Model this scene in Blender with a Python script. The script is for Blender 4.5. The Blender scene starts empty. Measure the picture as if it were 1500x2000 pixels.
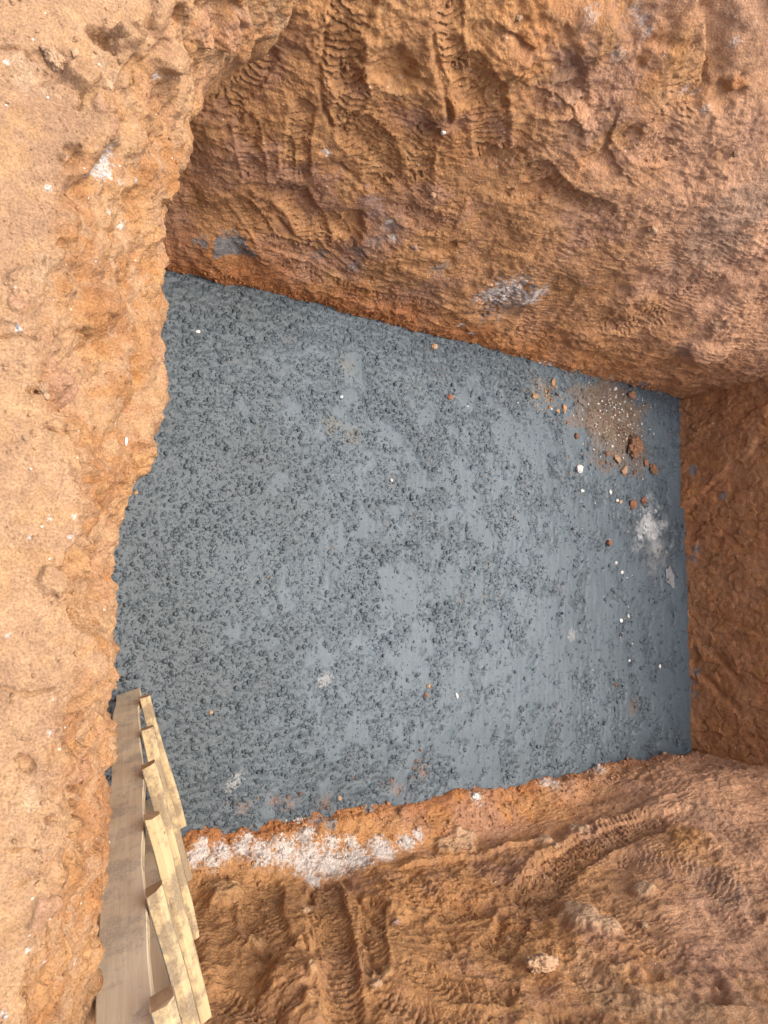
import bpy, math, random
import numpy as np
from mathutils import Matrix, Vector

random.seed(7)
rng = np.random.default_rng(7)
S = bpy.context.scene
COL = S.collection

# ------------------------------------------------------------------ camera
# world: X = along the pit away from the photographer, Y = to the left, Z = up; ground z=0, pit floor z=-2.6
FPX = 1430.0
EYE = np.array([0.0, 0.0, 1.6])
_n = np.array([-890, 170, FPX]); _n /= np.linalg.norm(_n)
_a = np.array([2264, 237, FPX]); _a -= _a.dot(_n) * _n; _a /= np.linalg.norm(_a)
AX = np.stack([_a, np.cross(-_n, _a), -_n])            # camera (x right, y down, z ahead) -> world
cam = bpy.data.cameras.new('camera'); camo = bpy.data.objects.new('camera', cam); COL.objects.link(camo)
right, down, ahead = AX[:, 0], AX[:, 1], AX[:, 2]
camo.matrix_world = Matrix((( right[0], -down[0], -ahead[0], EYE[0]),
                            ( right[1], -down[1], -ahead[1], EYE[1]),
                            ( right[2], -down[2], -ahead[2], EYE[2]), (0, 0, 0, 1)))
cam.sensor_fit = 'AUTO'; cam.sensor_width = 36.0; cam.lens = FPX / 2000 * 36.0
cam.clip_start = 0.05; cam.clip_end = 500
S.camera = camo

# ------------------------------------------------------------------ light
SUN_EL, SUN_AZ = math.radians(75), math.radians(12)      # azimuth from +X towards +Y
w = bpy.data.worlds.new('World'); S.world = w; w.use_nodes = True
nt = w.node_tree; bg = nt.nodes['Background']
sky = nt.nodes.new('ShaderNodeTexSky'); sky.sky_type = 'NISHITA'; sky.sun_disc = False
sky.sun_elevation = SUN_EL; sky.sun_rotation = math.radians(90) - SUN_AZ
sky.air_density = 1.0; sky.dust_density = 7.0; sky.ozone_density = 0.6
nt.links.new(sky.outputs[0], bg.inputs[0]); bg.inputs[1].default_value = 0.15
sl = bpy.data.lights.new('sun', 'SUN'); sl.energy = 1.5; sl.angle = math.radians(60); sl.color = (1, 0.95, 0.87)
so = bpy.data.objects.new('sun', sl); COL.objects.link(so)
sd = Vector((math.cos(SUN_EL) * math.cos(SUN_AZ), math.cos(SUN_EL) * math.sin(SUN_AZ), math.sin(SUN_EL)))
so.rotation_euler = sd.to_track_quat('Z', 'Y').to_euler()
vs = S.view_settings; vs.view_transform = 'Standard'; vs.look = 'None'; vs.gamma = 1; vs.use_curve_mapping = False
vs.exposure = 0.74

# ------------------------------------------------------------------ noise
def _h(i, j, k, seed):
    i = i.astype(np.uint32); j = j.astype(np.uint32); k = k.astype(np.uint32)
    h = i * np.uint32(374761393) + j * np.uint32(668265263) + k * np.uint32(2147483647) + np.uint32((seed * 974634777 + 12345) & 0xffffffff)
    h = (h ^ (h >> np.uint32(13))) * np.uint32(1274126177)
    h = (h ^ (h >> np.uint32(16))) * np.uint32(2246822519)
    return h ^ (h >> np.uint32(15))
_G = np.array([[1,1,0],[-1,1,0],[1,-1,0],[-1,-1,0],[1,0,1],[-1,0,1],[1,0,-1],[-1,0,-1],[0,1,1],[0,-1,1],[0,1,-1],[0,-1,-1],
               [1,1,0],[-1,1,0],[0,-1,1],[0,-1,-1]], dtype=np.float32)
def noise(p, freq, seed=0):
    """Perlin noise, about -1..1; p = (N,3), freq scalar or 3-vector"""
    q = (p * np.asarray(freq, dtype=np.float64)).astype(np.float64)
    f = np.floor(q); r = (q - f).astype(np.float32); f = f.astype(np.int64)
    u = r * r * r * (r * (r * 6 - 15) + 10)
    out = 0
    for dx in (0, 1):
        for dy in (0, 1):
            for dz in (0, 1):
                g = _G[_h(f[:, 0] + dx, f[:, 1] + dy, f[:, 2] + dz, seed) & np.uint32(15)]
                d = g[:, 0] * (r[:, 0] - dx) + g[:, 1] * (r[:, 1] - dy) + g[:, 2] * (r[:, 2] - dz)
                wx = u[:, 0] if dx else 1 - u[:, 0]
                wy = u[:, 1] if dy else 1 - u[:, 1]
                wz = u[:, 2] if dz else 1 - u[:, 2]
                out = out + d * wx * wy * wz
    return out.astype(np.float64)
def fbm(p, freq, octaves, seed=0, gain=0.5, ridged=False):
    o = 0; a = 1.0; fr = np.asarray(freq, dtype=np.float64)
    for k in range(octaves):
        v = noise(p, fr, seed + 17 * k)
        if ridged: v = 1 - 2 * np.abs(v) * 1.6
        o = o + a * v; a *= gain; fr = fr * 2.03
    return o
def billow(p, freq, octaves, seed=0, gain=0.55):
    o = 0; a = 1.0; fr = float(freq)
    for k in range(octaves):
        o = o + a * (np.abs(noise(p, fr, seed + 23 * k)) * 2 - 0.5); a *= gain; fr *= 2.1
    return o
def worley(q, seed=0, cheb=False):
    """2-D cells: distance to nearest, second nearest, and a random value of the cell; q = (N,2) in cell units"""
    f = np.floor(q).astype(np.int64)
    d1 = np.full(len(q), 9.0); d2 = np.full(len(q), 9.0); cid = np.zeros(len(q))
    z = np.zeros(len(q), dtype=np.int64)
    for dx in (-1, 0, 1):
        for dy in (-1, 0, 1):
            cx, cy = f[:, 0] + dx, f[:, 1] + dy
            hx = _h(cx, cy, z, seed) / 4294967296.0; hy = _h(cx, cy, z, seed + 5) / 4294967296.0
            ax, ay = cx + 0.12 + 0.76 * hx - q[:, 0], cy + 0.12 + 0.76 * hy - q[:, 1]
            d = np.maximum(np.abs(ax), np.abs(ay)) if cheb else np.sqrt(ax * ax + ay * ay)
            m = d < d1
            d2 = np.where(m, d1, np.minimum(d2, d)); cid = np.where(m, _h(cx, cy, z, seed + 9) / 4294967296.0, cid)
            d1 = np.where(m, d, d1)
    return d1, d2, cid
def sstep(a, b, x):
    t = np.clip((x - a) / (b - a), 0, 1); return t * t * (3 - 2 * t)
def mix(a, b, t):
    return a + (np.asarray(b) - a) * t[:, None]

# ------------------------------------------------------------------ photo geometry helpers
def ray(px, py):
    d = AX @ np.array([px - 750, py - 1000, FPX]); return d
def on_z(px, py, z):
    d = ray(px, py); return EYE + d * ((z - EYE[2]) / d[2])
def project(P):
    c = (P - EYE) @ AX
    return np.stack([750 + FPX * c[:, 0] / c[:, 2], 1000 + FPX * c[:, 1] / c[:, 2], c[:, 2]], 1)

# ------------------------------------------------------------------ scene helpers
def tag(o, label=None, cat=None, group=None, kind=None):
    if label: o['label'] = label
    if cat: o['category'] = cat
    if group: o['group'] = group
    if kind: o['kind'] = kind
    return o
def new_mesh(name, V, F, mats, parent=None, smooth=True, col=None, midx=None):
    V = np.asarray(V, dtype=np.float32); me = bpy.data.meshes.new(name)
    if isinstance(F, np.ndarray):
        k = F.shape[1]
        me.vertices.add(len(V)); me.vertices.foreach_set('co', V.ravel())
        me.loops.add(F.size); me.loops.foreach_set('vertex_index', F.astype(np.int32).ravel())
        me.polygons.add(len(F)); me.polygons.foreach_set('loop_start', np.arange(0, F.size, k, dtype=np.int32))
        me.update(calc_edges=True)
    else:
        me.from_pydata([tuple(map(float, v)) for v in V], [], F); me.update()
    if smooth: me.polygons.foreach_set('use_smooth', np.ones(len(me.polygons), dtype=bool))
    if midx is not None: me.polygons.foreach_set('material_index', np.asarray(midx, dtype=np.int32))
    if col is not None:
        at = me.color_attributes.new('tint', 'FLOAT_COLOR', 'POINT')
        c4 = np.ones((len(V), 4), dtype=np.float32); c4[:, :3] = col
        at.data.foreach_set('color', c4.ravel())
    for m in (mats if isinstance(mats, (list, tuple)) else [mats]): me.materials.append(m)
    o = bpy.data.objects.new(name, me); COL.objects.link(o)
    if parent: o.parent = parent
    return o
def grid_faces(nu, nv, flip=False):
    i = np.arange(nu * nv).reshape(nu, nv)
    q = np.stack([i[:-1, :-1].ravel(), i[1:, :-1].ravel(), i[1:, 1:].ravel(), i[:-1, 1:].ravel()], 1)
    return q[:, ::-1].copy() if flip else q
def grid_normals(P):
    du = np.gradient(P, axis=0); dv = np.gradient(P, axis=1)
    n = np.cross(du, dv); n /= np.linalg.norm(n, axis=2, keepdims=True) + 1e-12
    return n

# ------------------------------------------------------------------ materials
def mat(name):
    m = bpy.data.materials.new(name); m.use_nodes = True
    t = m.node_tree; b = t.nodes['Principled BSDF']
    return m, t, b
def node(t, kind, **kw):
    n = t.nodes.new(kind)
    for k, v in kw.items():
        if k.startswith('i_'): n.inputs[k[2:].replace('_', ' ')].default_value = v
        else: setattr(n, k, v)
    return n
def mulcol(t, a, b, fac=1.0, mode='MULTIPLY'):
    m = t.nodes.new('ShaderNodeMix'); m.data_type = 'RGBA'; m.blend_type = mode; m.inputs[0].default_value = fac
    for sock, idx in ((a, 6), (b, 7)):
        if isinstance(sock, tuple): m.inputs[idx].default_value = sock
        else: t.links.new(sock, m.inputs[idx])
    return m
def ramp(t, src, stops, interp='LINEAR'):
    r = t.nodes.new('ShaderNodeValToRGB'); r.color_ramp.interpolation = interp
    e = r.color_ramp.elements
    while len(e) < len(stops): e.new(0.5)
    for x, (p, c) in zip(e, stops):
        x.position = p; x.color = c if len(c) == 4 else (*c, 1)
    t.links.new(src, r.inputs[0]); return r

def soil_material(name, grain, bump, specks, rough=0.95, grit=0.35):
    m, t, b = mat(name)
    at = node(t, 'ShaderNodeVertexColor', layer_name='tint')
    tc = node(t, 'ShaderNodeTexCoord')
    n1 = node(t, 'ShaderNodeTexNoise', i_Scale=grain, i_Detail=5.0, i_Roughness=0.68)
    n2 = node(t, 'ShaderNodeTexNoise', i_Scale=grain * 0.17, i_Detail=4.0, i_Roughness=0.6)
    v1 = node(t, 'ShaderNodeTexVoronoi', i_Scale=grain * 0.6)
    for q in (n1, n2, v1): t.links.new(tc.outputs['Object'], q.inputs['Vector'])
    r1 = ramp(t, n1.outputs[0], [(0.25, (1 - grit,) * 3), (0.75, (1 + grit * 0.55,) * 3)])
    r2 = ramp(t, n2.outputs[0], [(0.3, (0.80, 0.77, 0.76)), (0.7, (1.14, 1.12, 1.1))])
    c = mulcol(t, at.outputs[0], r1.outputs[0]); c = mulcol(t, c.outputs[2], r2.outputs[0])
    # pale mineral grains: a few voronoi cells, thin
    v2 = node(t, 'ShaderNodeTexVoronoi', i_Scale=grain * 0.55)
    t.links.new(tc.outputs['Object'], v2.inputs['Vector'])
    near = node(t, 'ShaderNodeMath', operation='LESS_THAN'); near.inputs[1].default_value = 0.26
    t.links.new(v2.outputs['Distance'], near.inputs[0])
    sep = node(t, 'ShaderNodeSeparateColor'); t.links.new(v2.outputs['Color'], sep.inputs[0])
    few = node(t, 'ShaderNodeMath', operation='LESS_THAN'); few.inputs[1].default_value = specks
    t.links.new(sep.outputs[0], few.inputs[0])
    mk = node(t, 'ShaderNodeMath', operation='MULTIPLY'); t.links.new(near.outputs[0], mk.inputs[0]); t.links.new(few.outputs[0], mk.inputs[1])
    sp = node(t, 'ShaderNodeMix', data_type='RGBA'); t.links.new(mk.outputs[0], sp.inputs[0]); t.links.new(c.outputs[2], sp.inputs[6])
    sp.inputs[7].default_value = (0.72, 0.66, 0.58, 1)
    t.links.new(sp.outputs[2], b.inputs['Base Color'])
    b.inputs['Roughness'].default_value = rough; b.inputs['Specular IOR Level'].default_value = 0.2
    add = node(t, 'ShaderNodeMath', operation='ADD'); t.links.new(n1.outputs[0], add.inputs[0])
    sc = node(t, 'ShaderNodeMath', operation='MULTIPLY'); sc.inputs[1].default_value = -0.5
    t.links.new(v1.outputs['Distance'], sc.inputs[0]); t.links.new(sc.outputs[0], add.inputs[1])
    bp = node(t, 'ShaderNodeBump'); bp.inputs['Strength'].default_value = 0.9; bp.inputs['Distance'].default_value = bump
    t.links.new(add.outputs[0], bp.inputs['Height']); t.links.new(bp.outputs[0], b.inputs['Normal'])
    return m
M_GROUND = soil_material('dry_soil', 190, 0.008, 0.009, grit=0.50)
M_WALL = soil_material('damp_clay', 120, 0.010, 0.010, rough=0.9, grit=0.30)

def concrete_material():
    m, t, b = mat('fresh_concrete')
    at = node(t, 'ShaderNodeVertexColor', layer_name='tint')
    tc = node(t, 'ShaderNodeTexCoord')
    n1 = node(t, 'ShaderNodeTexNoise', i_Scale=140.0, i_Detail=5.0, i_Roughness=0.65)
    mp = node(t, 'ShaderNodeMapping'); mp.inputs['Scale'].default_value = (40, 3.0, 10)
    t.links.new(tc.outputs['Object'], mp.inputs[0])
    n2 = node(t, 'ShaderNodeTexNoise', i_Scale=1.0, i_Detail=4.0, i_Roughness=0.6)
    t.links.new(tc.outputs['Object'], n1.inputs['Vector']); t.links.new(mp.outputs[0], n2.inputs['Vector'])
    r1 = ramp(t, n1.outputs[0], [(0.3, (0.78,) * 3), (0.7, (1.12,) * 3)])
    r2 = ramp(t, n2.outputs[0], [(0.3, (0.90,) * 3), (0.7, (1.08,) * 3)])
    c = mulcol(t, at.outputs[0], r1.outputs[0]); c = mulcol(t, c.outputs[2], r2.outputs[0])
    t.links.new(c.outputs[2], b.inputs['Base Color'])
    b.inputs['Roughness'].default_value = 0.46; b.inputs['Specular IOR Level'].default_value = 0.5
    bp = node(t, 'ShaderNodeBump'); bp.inputs['Strength'].default_value = 0.6; bp.inputs['Distance'].default_value = 0.004
    t.links.new(n1.outputs[0], bp.inputs['Height']); t.links.new(bp.outputs[0], b.inputs['Normal'])
    return m
M_CONC = concrete_material()

def rock_material(name, c1, c2, scale=40, rough=0.9):
    m, t, b = mat(name)
    tc = node(t, 'ShaderNodeTexCoord'); oi = node(t, 'ShaderNodeObjectInfo')
    n = node(t, 'ShaderNodeTexNoise', i_Scale=float(scale), i_Detail=6.0, i_Roughness=0.7)
    t.links.new(tc.outputs['Object'], n.inputs['Vector'])
    r = ramp(t, n.outputs[0], [(0.3, c1), (0.7, c2)])
    hs = node(t, 'ShaderNodeMapRange'); hs.inputs[3].default_value = 0.8; hs.inputs[4].default_value = 1.15
    t.links.new(oi.outputs['Random'], hs.inputs[0])
    c = t.nodes.new('ShaderNodeVectorMath'); c.operation = 'SCALE'
    t.links.new(r.outputs[0], c.inputs[0]); t.links.new(hs.outputs[0], c.inputs['Scale'])
    t.links.new(c.outputs[0], b.inputs['Base Color']); b.inputs['Roughness'].default_value = rough
    bp = node(t, 'ShaderNodeBump'); bp.inputs['Strength'].default_value = 0.8; bp.inputs['Distance'].default_value = 0.006
    t.links.new(n.outputs[0], bp.inputs['Height']); t.links.new(bp.outputs[0], b.inputs['Normal'])
    return m
M_CLAYROCK = rock_material('brown_rock', (0.15, 0.075, 0.040), (0.30, 0.16, 0.09))
M_REDCLOD = rock_material('red_clay_clod', (0.20, 0.085, 0.045), (0.34, 0.165, 0.090))
M_OCHRE = rock_material('ochre_clod', (0.36, 0.20, 0.095), (0.52, 0.31, 0.16))
M_WHITE = rock_material('white_quartz', (0.60, 0.58, 0.54), (0.86, 0.85, 0.82), 60, 0.6)
M_PALE = rock_material('pale_clay_stone', (0.34, 0.205, 0.115), (0.54, 0.36, 0.22))
M_GREYST = rock_material('grey_mortar_lump', (0.15, 0.155, 0.16), (0.30, 0.31, 0.32))
M_PURPLE = rock_material('purple_brown_stone', (0.27, 0.16, 0.12), (0.44, 0.29, 0.21))
M_LIME = rock_material('white_lime', (0.52, 0.51, 0.49), (0.70, 0.69, 0.67), 80, 0.95)

def wood_material(name, c1, c2, dirt, dirt_amt):
    """grain runs along the object's own X axis"""
    m, t, b = mat(name)
    tc = node(t, 'ShaderNodeTexCoord')
    mp = node(t, 'ShaderNodeMapping'); mp.inputs['Scale'].default_value = (2.2, 55, 55)
    oi = node(t, 'ShaderNodeObjectInfo'); of = node(t, 'ShaderNodeVectorMath', operation='MULTIPLY_ADD')
    cmb = node(t, 'ShaderNodeCombineXYZ')
    for q in range(3): t.links.new(oi.outputs['Random'], cmb.inputs[q])
    t.links.new(cmb.outputs[0], of.inputs[0]); of.inputs[1].default_value = (37.0, 11.0, 7.0); t.links.new(tc.outputs['Object'], of.inputs[2])
    t.links.new(of.outputs[0], mp.inputs[0])
    n = node(t, 'ShaderNodeTexNoise', i_Scale=1.0, i_Detail=6.0, i_Roughness=0.65, i_Distortion=0.4)
    t.links.new(mp.outputs[0], n.inputs['Vector'])
    r = ramp(t, n.outputs[0], [(0.28, c1), (0.72, c2)])
    d = node(t, 'ShaderNodeTexNoise', i_Scale=6.0, i_Detail=8.0, i_Roughness=0.72)
    t.links.new(of.outputs[0], d.inputs['Vector'])
    dr = ramp(t, d.outputs[0], [(0.56 - 0.12 * dirt_amt, (0, 0, 0)), (0.64 - 0.12 * dirt_amt, (dirt_amt,) * 3)])
    mx = node(t, 'ShaderNodeMix', data_type='RGBA'); t.links.new(dr.outputs[0], mx.inputs[0])
    t.links.new(r.outputs[0], mx.inputs[6])
    f = node(t, 'ShaderNodeTexNoise', i_Scale=120.0, i_Detail=4.0); t.links.new(tc.outputs['Object'], f.inputs['Vector'])
    fr = ramp(t, f.outputs[0], [(0.35, tuple(0.6 * x for x in dirt)), (0.65, dirt)])
    t.links.new(fr.outputs[0], mx.inputs[7])
    t.links.new(mx.outputs[2], b.inputs['Base Color']); b.inputs['Roughness'].default_value = 0.75
    bp = node(t, 'ShaderNodeBump'); bp.inputs['Strength'].default_value = 0.5; bp.inputs['Distance'].default_value = 0.003
    t.links.new(n.outputs[0], bp.inputs['Height']); t.links.new(bp.outputs[0], b.inputs['Normal'])
    return m
M_PLANK = wood_material('weathered_wood', (0.66, 0.55, 0.375), (0.81, 0.70, 0.51), (0.55, 0.49, 0.40), 0.6)
M_FRESH = wood_material('pale_cut_wood', (0.40, 0.285, 0.14), (0.58, 0.44, 0.24), (0.26, 0.19, 0.12), 0.8)
M_RUNG = wood_material('stained_wood', (0.25, 0.17, 0.095), (0.40, 0.29, 0.17), (0.21, 0.22, 0.23), 1.0)
M_END = wood_material('sawn_end_wood', (0.36, 0.23, 0.125), (0.52, 0.36, 0.21), (0.30, 0.19, 0.11), 0.4)
M_STEEL, _t, _b = mat('nail_steel'); _b.inputs['Base Color'].default_value = (0.18, 0.15, 0.13, 1); _b.inputs['Metallic'].default_value = 0.8; _b.inputs['Roughness'].default_value = 0.5
M_STRAW, _t, _b = mat('dry_straw'); _b.inputs['Base Color'].default_value = (0.62, 0.45, 0.22, 1); _b.inputs['Roughness'].default_value = 0.7

# ------------------------------------------------------------------ soil colours (dry / damp laterite)
OCHRE = np.array([0.57, 0.315, 0.138]); ORANGE = np.array([0.54, 0.265, 0.105]); BROWN = np.array([0.47, 0.250, 0.125])
PURPLE = np.array([0.44, 0.255, 0.170]); DEEP = np.array([0.37, 0.150, 0.056]); PALE = np.array([0.56, 0.36, 0.185])
PINK = np.array([0.61, 0.365, 0.235]); GREYB = np.array([0.33, 0.225, 0.155]); WHITE = np.array([0.74, 0.71, 0.67]); CEMENT = np.array([0.19, 0.20, 0.205])
BEIGE = np.array([0.62, 0.43, 0.27]); DUST = np.array([0.550, 0.345, 0.198]); GOLD = np.array([0.50, 0.265, 0.10])

class Surface:
    """a base sheet P(u,v) with its normals; displacement and tint are gathered, then built"""
    def __init__(s, P, uv):
        s.nu, s.nv = P.shape[:2]
        s.N = grid_normals(P).reshape(-1, 3); s.P = P.reshape(-1, 3); s.uv = uv.reshape(-1, 2)
        s.D = np.zeros(len(s.P)); s.pix = project(s.P)
        s.C = None
    def find(s, px, py):
        d = np.hypot(s.pix[:, 0] - px, s.pix[:, 1] - py) + np.where(s.pix[:, 2] > 0, 0, 1e9)
        m = d.min(); c = np.where(d <= m + 3)[0]
        return c[np.argmin(s.pix[c, 2])]
    def scale(s, i):                       # metres per photo pixel there
        return s.pix[i, 2] / FPX
    def dent(s, px, py, rx, depth, sharp=2.0, stretch=1.0, ang=0.0, tint=None, rag=0.35, amt=1.0):
        i = s.find(px, py); r = rx * s.scale(i)
        d = s.uv - s.uv[i]
        c, sn = math.cos(ang), math.sin(ang)
        e = np.stack([d[:, 0] * c + d[:, 1] * sn, (-d[:, 0] * sn + d[:, 1] * c) / stretch], 1)
        k = np.where(np.abs(e).max(1) < 1.7 * r)[0]
        if not len(k): return
        q = np.linalg.norm(e[k], axis=1) / r + rag * fbm(s.P[k], 1.1 / r, 3, 77)
        w_ = 1 - sstep(1 - 1 / sharp, 1.0, q)
        s.D[k] += depth * w_
        if tint is not None: s.C[k] = mix(s.C[k], tint, w_ * amt)
    def patch(s, pts, r, tint, amt=1.0, rag=0.8, freq=1.4, soft=0.25):
        """stain of a real other material, ragged"""
        for px, py in pts:
            i = s.find(px, py); R = r * s.scale(i); d = np.linalg.norm(s.P - s.P[i], axis=1)
            k = np.where(d < 1.9 * R)[0]
            q = d[k] / R + rag * fbm(s.P[k], freq / R, 5, 31, gain=0.7)
            s.C[k] = mix(s.C[k], tint, amt * (1 - sstep(1 - soft, 1.0, q)))
    def stroke(s, pts, hw, depth=0.018, chatter=0.007, lam=0.034, skew=0.5, edge=0.004, seed=0):
        """scrape of a digger tooth: trough along the polyline with torn ripples across it"""
        idx = [s.find(*p) for p in pts]; q = s.uv[idx]
        W = hw * np.mean([s.scale(i) for i in idx])
        lo, hi = q.min(0) - 1.6 * W, q.max(0) + 1.6 * W
        k = np.where((s.uv > lo).all(1) & (s.uv < hi).all(1))[0]
        if not len(k): return
        x = s.uv[k] + 0.09 * W * np.stack([noise(s.P[k], 0.9 / W, 3 + seed), noise(s.P[k], 0.9 / W, 4 + seed)], 1)
        best = np.full(len(k), 1e9); lat = np.zeros(len(k)); arc = np.zeros(len(k)); tot = 0; over = np.zeros(len(k))
        for a, b in zip(q[:-1], q[1:]):
            L = np.linalg.norm(b - a); t = (b - a) / (L + 1e-9); nrm = np.array([-t[1], t[0]])
            al = (x - a) @ t; la = (x - a) @ nrm; ac = np.clip(al, 0, L); d = np.hypot(al - ac, la)
            m = d < best; best = np.where(m, d, best); lat = np.where(m, la, lat); arc = np.where(m, tot + ac, arc)
            over = np.where(m, np.abs(al - ac), over); tot += L
        t_ = best / W
        win = 1 - sstep(0.78, 1.08, t_ + 0.22 * noise(s.P[k], 1.5 / W, 6 + seed))
        s.D[k] -= depth * np.sqrt(np.clip(1 - np.minimum(t_, 1) ** 2, 0, 1)) * win
        s.D[k] += edge * np.exp(-((t_ - 1.05) / 0.14) ** 2) * (over < W * 0.5)
        ph = arc / lam + skew * (lat / W) ** 2 * 2 + 0.5 * noise(s.P[k], 1 / (2.6 * lam), 8 + seed) + 0.35 * noise(s.P[k], 1 / (0.7 * lam), 9 + seed)
        fr = ph - np.floor(ph)
        amp = np.clip(0.70 + 0.9 * noise(s.P[k], 1 / (2.5 * lam), 10 + seed), 0.05, 1.2)
        s.D[k] *= 1 - 0.0 * win
        s.D[k] += 1.55 * chatter * amp * (fr ** 0.8 * (1 - sstep(0.88, 0.99, fr)) - 0.9 * np.exp(-((fr - 0.97) / 0.07) ** 2) - 0.3) * win
    def groove(s, pts, hw, depth, tail=True):
        idx = [s.find(*p) for p in pts]; q = s.uv[idx]; W = hw * np.mean([s.scale(i) for i in idx])
        lo, hi = q.min(0) - 3 * W, q.max(0) + 3 * W
        k = np.where((s.uv > lo).all(1) & (s.uv < hi).all(1))[0]
        if not len(k): return
        x = s.uv[k] + 0.8 * W * np.stack([noise(s.P[k], 0.3 / W, 13), noise(s.P[k], 0.3 / W, 14)], 1)
        best = np.full(len(k), 1e9)
        for a, b in zip(q[:-1], q[1:]):
            t = b - a; L2 = t @ t + 1e-12; al = np.clip((x - a) @ t / L2, 0, 1)
            best = np.minimum(best, np.linalg.norm(x - a - al[:, None] * t, axis=1))
        s.D[k] -= depth * np.clip(0.62 + 0.75 * noise(s.P[k], 0.16 / W, 18), 0.12, 1.1) * np.exp(-(best / (W * (1 + 0.5 * noise(s.P[k], 0.3 / W, 19)))) ** 2)
    def step(s, pts, height, reach, side=1):
        """a broken edge: the ground on one side of the polyline stands higher and fades out over reach (px)"""
        idx = [s.find(*p) for p in pts]; q = s.uv[idx]; R = reach * np.mean([s.scale(i) for i in idx])
        lo, hi = q.min(0) - R, q.max(0) + R
        k = np.where((s.uv > lo).all(1) & (s.uv < hi).all(1))[0]
        if not len(k): return
        x = s.uv[k] + 0.12 * R * np.stack([fbm(s.P[k], 2.0 / R, 3, 15), fbm(s.P[k], 2.0 / R, 3, 16)], 1)
        best = np.full(len(k), 1e9); lat = np.zeros(len(k))
        for a, b in zip(q[:-1], q[1:]):
            L = np.linalg.norm(b - a); t = (b - a) / (L + 1e-9); nrm = np.array([-t[1], t[0]])
            al = np.clip((x - a) @ t, 0, L); v = x - a - al[:, None] * t; d = np.linalg.norm(v, axis=1)
            m = d < best; best = np.where(m, d, best); lat = np.where(m, (x - a) @ nrm * side, lat)
        s.D[k] += np.where(lat > 0, height * (1 - sstep(0.1, 1, best / R)), 0) * sstep(0, 0.006, np.abs(lat))
    def build(s, name, m, flip=False):
        return new_mesh(name, s.P + s.N * s.D[:, None], grid_faces(s.nu, s.nv, flip), m, col=np.clip(s.C, 0.01, 0.95))
    def surface_point(s, px, py):
        i = s.find(px, py); return s.P[i] + s.N[i] * s.D[i], s.N[i], s.scale(i)

def seg(*parts):
    """joined sample positions from (start, stop, spacing) triples"""
    o = [np.arange(a, b, d) for a, b, d in parts]; return np.concatenate(o + [[parts[-1][1]]])

def soil_tint(P, seed, dry):
    n1 = fbm(P, 1.1, 4, seed); n2 = fbm(P, 2.6, 4, seed + 3); n3 = fbm(P, 7.0, 4, seed + 5, 0.6); n4 = fbm(P, 22, 3, seed + 8)
    C = np.tile(OCHRE * 0.5 + BROWN * 0.5, (len(P), 1))
    C = mix(C, ORANGE, sstep(-0.1, 0.6, n1 + 0.3 * n3))
    C = mix(C, PURPLE, 0.75 * sstep(0.05, 0.5, n2 + 0.4 * n3))
    C = mix(C, OCHRE, 0.8 * sstep(0.1, 0.6, -n2 + 0.4 * n3))
    C = mix(C, BROWN, 0.6 * sstep(0.15, 0.6, n3))
    C = mix(C, PALE, 0.35 * sstep(0.35, 0.8, -n3 + 0.3 * n4))
    return C

def scales(P, uv, seed, lam, warp):
    """torn scaly clay: saw-tooth ripples along v with wandering phase"""
    ph = uv[:, 1] / lam + warp * fbm(P, 1.6, 3, seed) + 0.7 * noise(P, 1 / (2.4 * lam), seed + 3) + 0.35 * noise(P, 1 / (0.8 * lam), seed + 4)
    fr = ph - np.floor(ph)
    return (fr ** 0.8) * (1 - sstep(0.86, 0.98, fr)) - 0.5 * np.exp(-((fr - 0.97) / 0.08) ** 2) - 0.35

# ------------------------------------------------------------------ pit walls
def side_wall(sign, y0, profile, fine, far):
    """profile: (outward offset, z); u = X"""
    pr = np.array(profile, dtype=float)
    L = np.concatenate([[0], np.cumsum(np.linalg.norm(np.diff(pr, axis=0), axis=1))])
    v = seg((0, L[-1] - fine, 0.0054), (L[-1] - fine, L[-1], 0.012))
    off = np.interp(v, L, pr[:, 0]); z = np.interp(v, L, pr[:, 1])
    for _ in range(6):                                  # soften the corners of the profile
        off[6:-6] = (off[:-12] + off[6:-6] * 2 + off[12:]) / 4; z[6:-6] = (z[:-12] + z[6:-6] * 2 + z[12:]) / 4
    u = seg((-0.7, 0.6, 0.03), (0.6, 2.8, 0.0052), (2.8, 6.4, 0.0080), (6.4, 7.6, 0.04))
    P = np.zeros((len(u), len(v), 3)); P[:, :, 0] = u[:, None]; fp = np.array(far, dtype=float); offf = np.interp(z, fp[::1, 1], fp[::1, 0]); g = sstep(3.4, 5.2, u)[:, None]
    P[:, :, 1] = sign * (y0 + off[None, :] * (1 - g) + offf[None, :] * g); P[:, :, 2] = z[None, :]
    uv = np.stack(np.broadcast_arrays(u[:, None], v[None, :]), 2).copy()
    s = Surface(P, uv)
    if sign > 0: s.N = -s.N if s.N[:, 1].mean() > 0 else s.N
    else: s.N = -s.N if s.N[:, 1].mean() < 0 else s.N
    return s
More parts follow.
